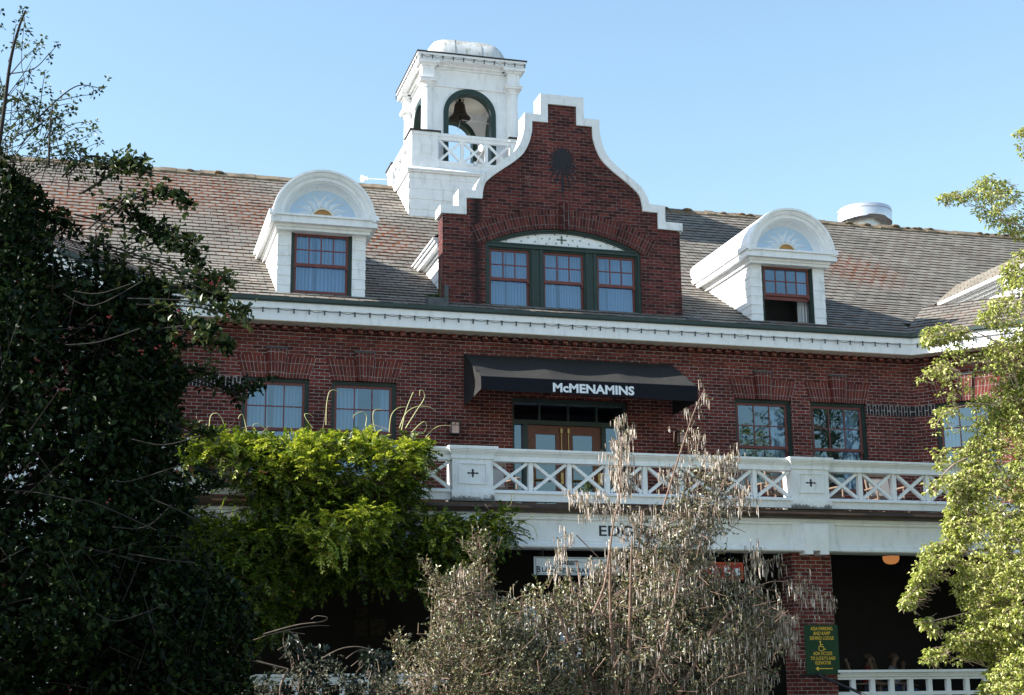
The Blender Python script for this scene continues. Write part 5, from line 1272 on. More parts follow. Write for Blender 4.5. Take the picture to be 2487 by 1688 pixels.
# ------------------------------------------------------------------ vegetation
def unit(v): return v / np.maximum(1e-9, np.linalg.norm(v, axis=-1, keepdims=True))
def rand_dir(n): return unit(rng.normal(size=(n, 3)))
def leaves(P, D, Nn, L, W, curl=0.0, fold=0.25, mid=0.45):
    """folded four-point leaves: base P, direction D, normal Nn, length L, width W"""
    D = unit(D); S = unit(np.cross(D, Nn)); U = np.cross(S, D); L = np.asarray(L).reshape(-1, 1); W = np.asarray(W).reshape(-1, 1)
    b = P; t = P + D * L - U * (np.asarray(curl).reshape(-1, 1) * L)
    l = P + D * L * mid + S * W * .5 + U * W * fold; r_ = P + D * L * mid - S * W * .5 + U * W * fold
    V = np.stack([b, r_, t, l], 1).reshape(-1, 3); n = len(P); i = np.arange(n)[:, None] * 4
    return V, np.concatenate([i + [[0, 1, 2]], i + [[0, 2, 3]]])
def segs(A, B, ra, rb, n=3):
    d = unit(B - A); u = unit(np.cross(d, np.where(np.abs(d[:, 2:3]) > .9, np.array([[1., 0, 0]]), np.array([[0, 0, 1.]])))); w = np.cross(d, u)
    ra = np.broadcast_to(np.asarray(ra, float).reshape(-1, 1), (len(A), 1)); rb = np.broadcast_to(np.asarray(rb, float).reshape(-1, 1), (len(A), 1))
    rows = []
    for (C_, r_) in ((A, ra), (B, rb)):
        for k in range(n):
            t = 2 * math.pi * k / n; rows.append(C_ + (u * math.cos(t) + w * math.sin(t)) * r_)
    V = np.stack(rows, 1).reshape(-1, 3); i = np.arange(len(A))[:, None] * 2 * n
    return V, np.concatenate([i + [[k, (k + 1) % n, n + (k + 1) % n, n + k]] for k in range(n)])
class Acc:
    def __init__(s): s.V = []; s.F = []; s.n = 0
    def add(s, VF):
        V, Fa = VF; s.V.append(V); s.F.append(Fa + s.n); s.n += len(V)
    def build(s, name, mat, parent): 
        by = {}
        for f in s.F: by.setdefault(f.shape[1], []).append(f)
        return np_mesh(name, np.concatenate(s.V), [np.concatenate(v) for v in by.values()], mat, parent)
def in_poly(p, x, y):
    p = np.asarray(p, float); ins = np.zeros(len(x), bool); x0, y0 = p[:, 0], p[:, 1]; x1, y1 = np.roll(x0, -1), np.roll(y0, -1)
    for a, b, c, d in zip(x0, y0, x1, y1):
        if b == d: continue
        ins ^= ((b > y) != (d > y)) & (x < (c - a) * (y - b) / (d - b) + a)
    return ins
def edge_dist(p, x, y):
    p = np.asarray(p, float); best = np.full(len(x), 1e9)
    for (a, b), (c, d) in zip(p, np.roll(p, -1, 0)):
        t = np.clip(((x - a) * (c - a) + (y - b) * (d - b)) / max(1e-9, (c - a) ** 2 + (d - b) ** 2), 0, 1)
        best = np.minimum(best, np.hypot(x - a - t * (c - a), y - b - t * (d - b)))
    return best
def fill(poly, n, Y, thick, top=1.0, clump=0.0, cell=60, dy=0):
    """n points inside an outlined crown; depth grows from its edge inward to +-thick"""
    p = np.asarray(poly, float) + [0, dy]; lo, hi = p.min(0), p.max(0); X_, Y_ = [], []
    tot = 0
    off = rng.uniform(0, 6.28, (6, 3))
    while tot < n:
        x = rng.uniform(lo[0], hi[0], n * 2); y = rng.uniform(lo[1], hi[1], n * 2); k = in_poly(p, x, y)
        if clump > 0:
            f = sum(np.sin(x / cell * (1 + .7 * i) * math.cos(i * 1.3) + y / cell * (1 + .7 * i) * math.sin(i * 1.3 + .4) + off[i, 0]) / (1 + .4 * i) for i in range(5))
            k &= rng.uniform(size=len(x)) < np.clip(.5 + f * clump, .04, 1)
        X_.append(x[k]); Y_.append(y[k]); tot += k.sum()
    x = np.concatenate(X_)[:n]; y = np.concatenate(Y_)[:n]; d = edge_dist(p, x, y)
    sc = F_PX / (Y - CAM[1]); t = np.minimum(thick, d / sc * 1.2 + .06)
    return at(x, y, Y + rng.uniform(-1, 1, n) * t), d
def path(pts, Y, dY=0.0, sub=6):
    """photo polyline at depth Y -> smooth 3D points; depth drifts by dY"""
    P = [at(px_, py_, Y + dY * i / max(1, len(pts) - 1)) for i, (px_, py_) in enumerate(pts)]; out = []
    for k in range(len(P) - 1):
        p0, p1, p2, p3 = P[max(k - 1, 0)], P[k], P[k + 1], P[min(k + 2, len(P) - 1)]
        for j in range(sub):
            t = j / sub; out.append(.5 * ((2 * p1) + (p2 - p0) * t + (2 * p0 - 5 * p1 + 4 * p2 - p3) * t * t + (3 * p1 - p0 - 3 * p2 + p3) * t ** 3))
    return np.array(out + [P[-1]])
def whorl(acc, P, n, L, W, up=0.4, spread=1.0, curl=0.1):
    """n leaves round each point of P"""
    q = np.repeat(P, n, 0); D = unit(rand_dir(len(q)) * spread + [0, 0, up]); acc.add(leaves(q + D * .01, D, unit(rand_dir(len(q)) + [0, 0, 1.0]), rng.uniform(.7, 1.15, len(q)) * L, rng.uniform(.8, 1.1, len(q)) * W, curl))
def spray(tw, acc, pts, r0, r1, every, n, L, W, up=.3, jitter=.03, side=None):
    """a twig along pts with leaf tufts on short side shoots"""
    A, B = pts[:-1], pts[1:]; m = len(A); tw.add(segs(A, B, np.linspace(r0, r1, m + 1)[:-1], np.linspace(r0, r1, m + 1)[1:], 4))
    k = np.arange(max(0, m // 6), m + 1, every); T = pts[k]
    if side:
        Q = T + rand_dir(len(T)) * rng.uniform(.3, 1, (len(T), 1)) * side; tw.add(segs(T, Q, r1 * .8, r1 * .4)); T = np.concatenate([Q, T[len(T) // 2:]])
    whorl(acc, T + rng.normal(size=T.shape) * jitter * .3, n, L, W, up)

# --- holly at the left
HY = -19.5
holly = tag(empty('holly_tree', (-1.2, HY, 0)), 'tall dark evergreen holly with red berries filling the left side', 'tree')
lv, yg, tw, be = Acc(), Acc(), Acc(), Acc()
HP = [(-560, 1300), (-540, 1000), (-470, 780), (-380, 620), (-300, 500), (-190, 420), (-90, 395), (-40, 380), (20, 385), (50, 430), (90, 460), (125, 500), (160, 520), (195, 560), (225, 610), (270, 650), (320, 680), (385, 690), (430, 720), (415, 770), (430, 860), (455, 930), (430, 1010), (450, 1090), (500, 1150), (470, 1240), (500, 1330), (560, 1400), (620, 1500), (600, 1610), (640, 1800), (-520, 1800)]
P, d = fill(HP, 16500, HY, 1.25, clump=.28, cell=70)
whorl(lv, P, 3, .062, .036, .25)
hl = (d < 45); whorl(yg, P[hl & (rng.uniform(size=len(P)) < .18)], 3, .055, .030, .5)
core = [(-480, 1300), (-430, 950), (-330, 700), (-200, 540), (-60, 470), (30, 500), (120, 620), (220, 760), (320, 900), (330, 1150), (360, 1400), (470, 1800), (-440, 1800)]
P, d = fill([(240, 560), (330, 690), (410, 720), (400, 860), (430, 1000), (430, 1120), (470, 1200), (440, 1330), (520, 1480), (540, 1720), (200, 1720), (180, 700)], 2400, HY + .4, .5); whorl(lv, P, 3, .075, .045, .1)
P, d = fill(core, 5200, HY + .5, .9); whorl(lv, P, 3, .085, .055, .1)
SP = [([(180, 520), (330, 560), (430, 600), (490, 640)], 7), ([(250, 600), (400, 650), (500, 680), (558, 690)], 8), ([(280, 690), (420, 700), (510, 705), (540, 735)], 8), ([(330, 740), (470, 745), (560, 765), (606, 762)], 6),
      ([(300, 840), (430, 838), (520, 835), (562, 842)], 6), ([(330, 870), (480, 930), (570, 955), (634, 938)], 6), ([(200, 470), (270, 425), (305, 395), (344, 398)], 5), ([(230, 560), (330, 480), (410, 470), (455, 500)], 6),
      ([(150, 430), (210, 380), (270, 400), (360, 420)], 5), ([(380, 1000), (470, 1050), (520, 1060)], 6), ([(360, 900), (450, 900), (520, 905)], 6), ([(250, 480), (320, 500), (350, 540), (400, 560)], 6), ([(300, 620), (380, 590), (440, 580), (480, 600)], 7), ([(400, 720), (480, 720), (520, 700)], 6), ([(400, 1150), (470, 1190), (540, 1180)], 5), ([(400, 1430), (520, 1480), (560, 1470)], 5), ([(380, 800), (470, 790), (520, 800)], 6), ([(320, 690), (400, 760), (470, 800)], 6)]
for i, (pl_, n_) in enumerate(SP):
    p = path(pl_, HY + rng.uniform(-.8, .8), rng.uniform(-.5, .5), 7)
    for sfx in range(2):
        spray(tw, lv if rng.uniform() < .5 else yg, p + rng.normal(size=3) * .03 * sfx, .007, .003, 1, n_ // 2 + 1, .058, .034, .3, .03, side=.10)
# bare leaders at the top with small tufts
TOPS = [([(-10, 400), (8, 280), (25, 150), (45, 70), (62, 25)], .016), ([(118, 400), (122, 300), (128, 255)], .010), ([(18, 190), (60, 140), (98, 108)], .005), ([(16, 180), (80, 168), (120, 130), (142, 106)], .005), ([(12, 240), (60, 175), (92, 120)], .004), ([(70, 310), (130, 250), (190, 208), (248, 216)], .007), ([(140, 245), (200, 232), (228, 231)], .004),
        ([(30, 260), (60, 210), (52, 150), (60, 40)], .004), ([(95, 280), (105, 200), (110, 182)], .004), ([(122, 330), (180, 300), (224, 298)], .004), ([(122, 350), (170, 318), (200, 310), (226, 316)], .004), ([(122, 290), (165, 275), (174, 272)], .004), ([(130, 260), (170, 252), (182, 268)], .003), ([(20, 150), (40, 100), (55, 110)], .003), ([(5, 210), (-20, 90), (2, 30)], .004), ([(0, 300), (-30, 200), (-10, 70), (4, 66)], .005), ([(120, 380), (180, 370), (240, 345)], .004), ([(118, 360), (190, 340), (230, 318)], .004), ([(40, 330), (100, 300), (66, 250), (118, 228)], .004), ([(24, 230), (50, 200), (72, 183)], .003), ([(30, 110), (40, 60), (56, 78)], .003)]
for pl_, r0 in TOPS:
    p = path(pl_, HY + rng.uniform(-.5, .5), rng.uniform(-.3, .3), 6); tw.add(segs(p[:-1], p[1:], np.linspace(r0, r0 * .4, len(p))[:-1], np.linspace(r0, r0 * .4, len(p))[1:], 5))
    whorl(lv if rng.uniform() < .6 else yg, np.concatenate([p[-1:], p[-1:] + rng.normal(size=(1, 3)) * .012, p[rng.integers(len(p) // 3, len(p), 3)] + rng.normal(size=(3, 3)) * .03]), 5, .034, .020, .3)
# denser tufts where the crown thins out
P, d = fill([(-60, 230), (0, 200), (70, 235), (120, 255), (200, 330), (240, 400), (120, 420), (-60, 420)], 210, HY, .5); whorl(yg, P, 4, .040, .024, .3); tw.add(segs(P, P + rand_dir(len(P)) * .14 + [-.04, 0, -.09], .0025, .0035))
for k in range(14):
    x, y = rng.uniform(0, 420), rng.uniform(500, 1600); p = path([(x, y), (x + rng.uniform(30, 110), y + rng.uniform(-25, 35)), (x + rng.uniform(110, 210), y + rng.uniform(-60, 80))], HY - 1.2, -.1, 4); tw.add(segs(p[:-1], p[1:], .004, .0035, 4))
P, d = fill(HP, 900, HY, 1.3); A = P + rand_dir(900) * .35; tw.add(segs(P, A, .004, .0025))
lv.build('leaves', M['holly'], holly); yg.build('young_leaves', M['holly_young'], holly); tw.build('twigs', M['bark_dark'], holly)
mb = MB(); c0 = at(60, 1500, HY + .3)
mb.tube([(c0[0] - .3, HY + .3, 0), (c0[0] - .35, HY + .3, 2.0), (c0[0] - .3, HY + .3, 3.6), (c0[0] - .35, HY + .2, 4.9)], [.17, .14, .09, .03], 10)
for (a, b, h) in ((.9, .3, 3.2), (-.8, -.1, 3.4), (.5, .3, 4.0), (1.1, .1, 2.6)): mb.tube([(c0[0] - .33, HY + .25, h - .8), (c0[0] - .33 + a * .5, HY + b * .5, h), (c0[0] - .33 + a, HY + b, h + .5)], [.06, .045, .02], 6)
mb.build('trunk', M['bark_dark'], holly)
mb = MB(); rb_ = random.Random(4)
for (x, y) in [(505, 685), (520, 690), (530, 680), (552, 768), (430, 755), (268, 768), (382, 844), (345, 855), (425, 835), (262, 1215), (640, 1150)]:
    for k in range(3):
        p = at(x + rb_.uniform(-7, 7), y + rb_.uniform(-6, 6), HY - .9 - rb_.random() * .3); mb.sphere(tuple(p), .0065, 5)
mb.build('berries', M['berry'], holly)

# --- wisteria over the balcony rail
WY = -4.75
wist = tag(empty('wisteria_vine', (3.5, -4.6, 0)), 'bright green wisteria vine hanging over the left balcony railing', 'vine')
lf, tw = Acc(), Acc()
yl = Acc()
def compound(P, D, Ln, pairs, ll, lw, young=0.0):
    """feathered leaves: rachis from P along D, arching down, with paired leaflets"""
    if 0 < young < 1:
        k = rng.uniform(size=len(P)) < young; compound(P[k], D[k], Ln[k], pairs, ll, lw, 1); compound(P[~k], D[~k], Ln[~k], pairs, ll, lw, 0); return
    lf_ = yl if young else lf
    n = len(P); D = unit(D); S = unit(np.cross(D, [[0, 0, 1.]]) + rand_dir(n) * .25); U = np.cross(S, D); Ln = Ln.reshape(-1, 1)
    prev = P
    for k in range(pairs):
        t = (k + 1.0) / (pairs + .3); q = P + D * Ln * t - np.array([[0, 0, 1.]]) * Ln * .28 * t * t
        tw.add(segs(prev, q, .0022, .0018)); prev = q
        for sg in (-1, 1):
            d_ = unit(D * .75 + S * sg * .8 - np.array([[0, 0, .28]]) * t + rand_dir(n) * .22); s_ = (1.05 - .35 * abs(t - .5)) * rng.uniform(.8, 1.1, n)
            lf_.add(leaves(q, d_, unit(U + rand_dir(n) * .45), ll * s_, lw * s_, .12))
    d_ = unit(D - np.array([[0, 0, .5]]) + rand_dir(n) * .2); lf_.add(leaves(prev, d_, U, np.full(n, ll), np.full(n, lw), .1))
WP = [(430, 1060), (480, 1030), (560, 1045), (640, 1050), (700, 1065), (750, 1040), (800, 1035), (860, 1050), (900, 1035), (960, 1040), (1020, 1050), (1042, 1075), (1030, 1130), (1030, 1170), (990, 1215), (1000, 1260), (1050, 1250), (1130, 1262), (1190, 1240), (1250, 1235), (1248, 1290), (1190, 1330), (1150, 1395), (1080, 1380), (1010, 1350), (960, 1420), (900, 1360), (830, 1385), (760, 1330), (700, 1400), (660, 1480), (560, 1470), (500, 1390), (470, 1260), (700, 1230), (640, 1190), (540, 1180), (440, 1130)]
P, d = fill(WP, 3000, WY, .75, clump=.26, cell=60, dy=18)
compound(P, unit(rand_dir(len(P)) + [.15, -.75, .35]), rng.uniform(.22, .36, len(P)), 6, .088, .036)
UPP = [(480, 1040), (1030, 1055), (1025, 1120), (960, 1150), (820, 1190), (760, 1180), (640, 1130), (500, 1090)]
P, d = fill(UPP, 620, -5.15, .4, clump=.40, cell=40, dy=24); compound(P, unit(rand_dir(len(P)) + [-.2, -.6, .5]), rng.uniform(.22, .34, len(P)), 6, .088, .036, .8)
W2 = [(440, 1045), (540, 1040), (760, 1050), (880, 1030), (1040, 1060), (1030, 1110), (880, 1090), (700, 1110), (440, 1090)]
P, d = fill(W2, 780, -4.5, .4, clump=.38, cell=45, dy=26); compound(P, unit(rand_dir(len(P)) + [0, -.5, .55]), rng.uniform(.2, .32, len(P)), 6, .080, .032, .75)
W3 = [(700, 1280), (830, 1240), (900, 1230), (960, 1250), (920, 1300), (830, 1340), (790, 1360)]
P, d = fill(W3, 380, -5.7, .3); compound(P, unit(rand_dir(len(P)) + [.3, -.6, .2]), rng.uniform(.2, .3, len(P)), 6, .084, .034, .7)
W5 = [(1000, 1245), (1080, 1240), (1130, 1262), (1190, 1240), (1250, 1235), (1248, 1290), (1190, 1330), (1150, 1390), (1050, 1360)]
P, d = fill(W5, 420, -5.0, .35); compound(P, unit(rand_dir(len(P)) + [.3, -.6, .2]), rng.uniform(.2, .3, len(P)), 6, .084, .034, .4)
# hanging growth below, dark leaf colour only, standing in for shade
W4 = [(420, 1240), (560, 1250), (700, 1290), (860, 1330), (1000, 1330), (1150, 1320), (1170, 1400), (1100, 1450), (960, 1400), (860, 1420), (700, 1440), (680, 1530), (560, 1580), (440, 1500), (380, 1350)]
P, d = fill([(640, 1150), (1000, 1180), (1010, 1270), (700, 1300), (610, 1240)], 600, -4.85, .4); compound(P, unit(rand_dir(len(P)) + [0, -.7, .1]), rng.uniform(.22, .34, len(P)), 6, .088, .036)
P, d = fill(W4, 2000, -4.4, .45, clump=.2); compound(P, unit(rand_dir(len(P)) + [0, -.7, -.1]), rng.uniform(.24, .36, len(P)), 6, .09, .038)
lf.build('leaves', M['wisteria'], wist); yl.build('young_leaves', M['wisteria_young_sunlit'], wist)
P, d = fill(WP, 220, WY + .15, .5); tw.add(segs(P, P + rand_dir(220) * [.5, .2, .35], .006, .004))
tw.build('stems', M['bark_pale'], wist)
mb = MB()
for pl_ in ([(508, 1040), (512, 1010), (528, 1004), (540, 1020), (544, 1035)], [(600, 1050), (594, 1022), (588, 1006), (580, 1012), (579, 1018)], [(482, 1032), (486, 1022), (494, 1024)], [(650, 1046), (628, 1030), (615, 1032), (616, 1042)], [(760, 1040), (745, 1020), (740, 1006), (752, 1006), (762, 1014)], [(792, 1032), (793, 985), (800, 952), (815, 948), (829, 958)], [(888, 1035), (890, 1010), (878, 1000), (860, 1008), (858, 1016)],
             [(912, 1048), (906, 1020), (908, 998), (922, 994), (930, 996)], [(945, 1050), (950, 1010), (965, 992), (985, 988)], [(975, 1045), (985, 1000), (998, 965), (1004, 952), (1003, 960)], [(985, 1040), (1010, 1000), (1030, 968), (1028, 950), (1020, 948), (1019, 962)], [(970, 1040), (985, 1005), (1010, 988), (1040, 988), (1058, 998)], [(1000, 1050), (1020, 1030), (1032, 1024), (1036, 1036), (1030, 1050)], [(1034, 1062), (1050, 1044), (1070, 1034), (1096, 1034)], [(700, 1060), (715, 1052), (730, 1046)], [(1215, 1240), (1240, 1226), (1242, 1205), (1248, 1198), (1250, 1212)], [(1255, 1268), (1280, 1262), (1296, 1250), (1290, 1245)], [(1010, 1130), (1050, 1150), (1085, 1172), (1093, 1160)], [(1258, 1268), (1292, 1276), (1304, 1300), (1302, 1310)], [(700, 1130), (760, 1135), (790, 1160), (797, 1178)], [(620, 1240), (690, 1290), (740, 1295), (760, 1285)], [(640, 1050), (670, 1075), (690, 1090)]):
    p = path(pl_, -4.75 + rng.uniform(-.3, .2), 0, 6); mb = MB(); mb.tube([tuple(q) for q in p], list(np.linspace(.0085, .004, len(p))), 5); mb.build('tendril', M['tendril'], wist)
mb = MB(); mb.tube([(2.3, -4.5, 0), (2.2, -4.55, 1.6), (2.4, -4.5, 3.2), (2.6, -4.6, 4.6), (3.2, -4.6, 5.4)], [.09, .08, .07, .06, .03], 8); mb.tube([(2.4, -4.5, 3.2), (3.4, -4.6, 4.5), (5.2, -4.65, 4.75)], [.05, .04, .02], 6); mb.build('trunk', M['bark_dark'], wist)

# --- silk-tassel bush in the middle
BY = -13.0
bush = tag(empty('tassel_bush', (6.0, BY, 0)), 'tall bush covered in dry grey hanging tassels in front of the porch', 'bush')
lf, ts, tw = Acc(), Acc(), Acc()
def tassels(P, n, L=.115):
    q = np.repeat(P, n, 0) + rng.normal(size=(len(P) * n, 3)) * [.028, .028, .012]; m = len(q); ln = rng.uniform(.5, 1.35, (m, 1)) * L
    ax = unit(rng.normal(size=(m, 3)) * .07 + [0, 0, -1.0]); a = q; b = q + ax * ln * .5; c = q + ax * ln
    r0 = rng.uniform(.0034, .0060, m)
    V1, F1 = segs(a, b, r0 * .8, r0, 4); V2, F2 = segs(b, c, r0, r0 * .45, 4); k = len(V1)
    # keep both halves of a tassel one island: weld index-wise
    ts.add((V1, F1)); ts.add((V2, F2))
def bush_twigs(P, up, nl, nt, ll=.048, lw=.023, tl=.115):
    n = len(P); D = unit(rand_dir(n) * .8 + [0, -.1, up]); Ln = rng.uniform(.10, .24, (n, 1)); Q = P + D * Ln; tw.add(segs(P, Q, .0042, .0022))
    for k in range(nl):
        t = rng.uniform(.15, 1.05, (n, 1)); b = P + D * Ln * t; d_ = unit(rand_dir(n) + D * .9 + [0, 0, .15]); lf.add(leaves(b, d_, unit(rand_dir(n) + [0, 0, .7]), rng.uniform(.7, 1.2, n) * ll, rng.uniform(.8, 1.1, n) * lw, .05))
    if nt: tassels(Q, nt, tl); tassels(P + D * Ln * .5, max(1, nt // 2), tl)
MAIN = [(1572, 1240), (1610, 1220), (1640, 1200), (1670, 1165), (1720, 1150), (1770, 1160), (1782, 1210), (1770, 1270), (1775, 1310), (1715, 1330), (1740, 1370), (1800, 1400), (1845, 1440), (1890, 1490), (1912, 1560), (1880, 1590), (1870, 1660), (1860, 1760), (1000, 1760), (985, 1690), (1010, 1600), (1060, 1530), (1075, 1460), (1100, 1400), (1150, 1390), (1200, 1440), (1260, 1460), (1300, 1456), (1390, 1450), (1450, 1410), (1470, 1365), (1540, 1345), (1562, 1290)]
P, d = fill(MAIN, 4100, BY, 1.25, clump=.34, cell=40); hi = P[:, 2] > 2.7
q_ = rng.uniform(size=len(P)) < .55; bush_twigs(P[hi & q_], .35, 6, 2); bush_twigs(P[hi & ~q_], .35, 8, 0); bush_twigs(P[~hi & q_], .3, 7, 1); bush_twigs(P[~hi & ~q_], .3, 9, 0)
CORE = [(1500, 1420), (1570, 1330), (1640, 1300), (1720, 1380), (1800, 1480), (1830, 1600), (1820, 1760), (1100, 1760), (1130, 1560), (1200, 1470), (1330, 1420)]
P, d = fill(CORE, 2400, BY + .6, .8); bush_twigs(P, .2, 8, 0, .06, .032)
LOWL = [(900, 1700), (930, 1640), (980, 1590), (1010, 1600), (1060, 1540), (1180, 1500), (1300, 1560), (1400, 1620), (1420, 1760), (880, 1760)]
P, d = fill(LOWL, 1500, BY - .6, .7, clump=.2); bush_twigs(P, .6, 9, 0, .040, .021)
for poly, n_, nt in (([(1495, 1200), (1500, 1120), (1503, 1050), (1512, 1035), (1523, 1060), (1522, 1120), (1526, 1200)], 58, 5), ([(1375, 1225), (1380, 1210), (1450, 1195), (1520, 1240), (1500, 1270), (1440, 1250), (1400, 1245)], 26, 5), ([(1340, 1400), (1350, 1320), (1372, 1275), (1385, 1290), (1400, 1340), (1390, 1400)], 16, 4), ([(1655, 1100), (1660, 1060), (1700, 990), (1705, 945), (1720, 950), (1716, 1000), (1700, 1060), (1740, 1120), (1690, 1110)], 26, 2), ([(1740, 1140), (1750, 1120), (1790, 1110), (1795, 1125), (1770, 1170)], 34, 2), ([(1780, 1225), (1800, 1205), (1825, 1220), (1800, 1250)], 22, 3),
                     ([(1700, 1140), (1740, 1100), (1780, 1110), (1760, 1180)], 26, 2), ([(1870, 1430), (1905, 1380), (1925, 1400), (1910, 1450), (1960, 1420), (1990, 1450), (2030, 1470), (2045, 1490), (1990, 1470), (1900, 1455)], 40, 2), ([(1880, 1500), (1915, 1490), (1935, 1580), (1900, 1600)], 50, 4), ([(1830, 1360), (1850, 1340), (1865, 1380), (1840, 1400)], 26, 3), ([(1600, 1180), (1650, 1150), (1640, 1210)], 24, 3), ([(1512, 1330), (1520, 1260), (1570, 1235), (1590, 1300), (1560, 1350)], 44, 2), ([(1400, 1420), (1430, 1370), (1480, 1340), (1520, 1350), (1480, 1420)], 40, 2)):
    P, d = fill(poly, n_, BY + rng.uniform(-.3, .3), .15); bush_twigs(P, .5, 4, nt, .040, .018)
for poly, n_ in (([(1040, 1420), (1015, 1385), (1025, 1380), (1075, 1410), (1100, 1450), (1060, 1450)], 60), ([(1140, 1440), (1120, 1330), (1150, 1295), (1165, 1290), (1185, 1320), (1220, 1320), (1190, 1370), (1180, 1440)], 90), ([(1060, 1520), (1045, 1490), (1060, 1470), (1080, 1500)], 26), ([(970, 1600), (940, 1555), (960, 1545), (1000, 1590)], 30)):
    P, d = fill(poly, n_, BY - .5, .12); bush_twigs(P, .7, 7, 0, .040, .020)
lf.build('leaves', M['bush_leaf'], bush); ts.build('tassels', M['tassel'], bush)
BR = [([(1610, 1235), (1630, 1170), (1660, 1075), (1690, 990), (1712, 945)], .013), ([(1440, 1490), (1465, 1430), (1475, 1380), (1490, 1270), (1505, 1200), (1510, 1060)], .016), ([(1800, 1450), (1850, 1420), (1895, 1412), (1960, 1430), (2035, 1478)], .010), ([(1170, 1440), (1168, 1380), (1163, 1300)], .008), ([(1640, 1340), (1690, 1320), (1740, 1290)], .008), ([(1200, 1620), (1270, 1560), (1300, 1550)], .009), ([(1400, 1300), (1440, 1340), (1500, 1400)], .008), ([(1090, 1470), (1060, 1430), (1020, 1390)], .006), ([(1560, 1240), (1555, 1300), (1540, 1420)], .012), ([(1530, 1560), (1600, 1520), (1680, 1400)], .010), ([(1700, 1600), (1760, 1500), (1830, 1440)], .010), ([(1750, 1180), (1775, 1140), (1795, 1112)], .006)]
for pl_, r0 in BR:
    p = path(pl_, BY + (-.9 if r0 > .012 else -.3), 0, 6); tw.add(segs(p[:-1], p[1:], np.linspace(r0, r0 * .4, len(p))[:-1], np.linspace(r0, r0 * .4, len(p))[1:], 6))
c0 = at(1500, 1650, BY)
for k in range(9):
    a = rng.uniform(-1, 1); e = rng.uniform(-.8, .8); p = np.array([[c0[0] + .1 * a, BY + .1 * e, 0], [c0[0] + .5 * a, BY + .4 * e, 1.1], [c0[0] + 1.3 * a, BY + .8 * e, 2.4], [c0[0] + 1.5 * a, BY + e, 3.3 - abs(a)]]); tw.add(segs(p[:-1], p[1:], [.04, .03, .02], [.03, .02, .01], 6))
P, d = fill(MAIN, 380, BY - .5, .8); tw.add(segs(P, P + rand_dir(380) * [.3, .2, .22], .0055, .003, 4))
tw.build('branches', M['bark_red'], bush)

# --- grey-green shrub at the lower left with a bare arching branch
SY = -16.5
shr = tag(empty('viburnum_shrub', (2.0, SY, 0)), 'shaded grey green shrub with faded cream bloom heads at the lower left', 'shrub')
lf, bl_, tw = Acc(), Acc(), Acc()
for poly, n_ in (([(560, 1700), (590, 1650), (640, 1640), (700, 1655), (740, 1600), (780, 1590), (830, 1610), (870, 1640), (960, 1630), (1010, 1700), (1000, 1780), (540, 1780)], 270), ([(720, 1640), (745, 1570), (790, 1580), (800, 1640)], 90), ([(700, 1600), (690, 1560), (720, 1550), (730, 1600)], 24), ([(870, 1620), (880, 1580), (920, 1575), (960, 1600), (930, 1650)], 60), ([(330, 1640), (400, 1600), (520, 1620), (620, 1660), (620, 1780), (300, 1780)], 150)):
    P, d = fill(poly, n_, SY, .6); whorl(lf, P, 5, .062, .034, .2); tw.add(segs(P, P + rand_dir(n_) * .12 - [0, 0, .08], .003, .004))
P, d = fill([(600, 1650), (760, 1600), (960, 1640), (1000, 1690), (560, 1690)], 60, SY - .3, .5); whorl(bl_, np.repeat(P, 4, 0) + rng.normal(size=(240, 3)) * .03, 4, .030, .022, .1)
for pl_, r0 in (([(360, 1620), (440, 1585), (520, 1578), (600, 1600), (700, 1625)], .014), ([(700, 1625), (680, 1680), (700, 1760)], .014), ([(640, 1540), (720, 1518), (780, 1510), (795, 1500), (770, 1496), (756, 1504)], .006), ([(640, 1545), (700, 1530), (760, 1520), (800, 1520)], .005), ([(780, 1600), (830, 1575), (880, 1572), (920, 1590)], .006), ([(840, 1600), (870, 1580), (905, 1582), (920, 1590)], .005), ([(700, 1530), (730, 1560), (740, 1600)], .004), ([(690, 1535), (690, 1570), (720, 1620)], .004), ([(600, 1560), (680, 1535), (740, 1540)], .004)):
    p = path(pl_, SY - .2, 0, 6); tw.add(segs(p[:-1], p[1:], np.linspace(r0, r0 * .5, len(p))[:-1], np.linspace(r0, r0 * .5, len(p))[1:], 5))
lf.build('leaves', M['viburnum'], shr); bl_.build('blooms', M['bloom'], shr)
for a in (-.5, -.1, .3, .7): p = np.array([[2.0, SY, 0], [2.0 + a * .6, SY + .1, .8], [2.0 + a, SY, 1.5]]); tw.add(segs(p[:-1], p[1:], [.03, .02], [.02, .01], 6))
tw.build('branches', M['bark'], shr)

# --- pale green tree at the right
TYY = -9.0
dog = tag(empty('pale_green_tree', (16.6, TYY, 0)), 'sunlit pale yellow green tree with curled drooping leaves at the right', 'tree')
lf, tw = Acc(), Acc()
def droopy(P, n, L=.072, W=.041):
    q = np.repeat(P, n, 0); m = len(q); a = rng.uniform(0, 2 * math.pi, m); el = rng.uniform(-.75, .35, m); D = np.stack([np.cos(a) * np.cos(el), np.sin(a) * np.cos(el), np.sin(el)], 1)
    lf.add(leaves(q + D * rng.uniform(.0, .07, (m, 1)), D, unit(rand_dir(m) * .5 + [0, 0, 1.]), rng.uniform(.6, 1.15, m) * L, rng.uniform(.8, 1.15, m) * W, rng.uniform(.2, .5, m), .30))
def tree_fill(poly, n, thick, dens, Y=TYY, clump=.22, cell=45):
    n = int(n * 1.35); P, d = fill(poly, n, Y, thick, clump=clump + .12, cell=cell); droopy(P, dens); Q = P + rand_dir(n) * .12 + [.12, 0, -.04]; tw.add(segs(P, Q, .003, .0045))
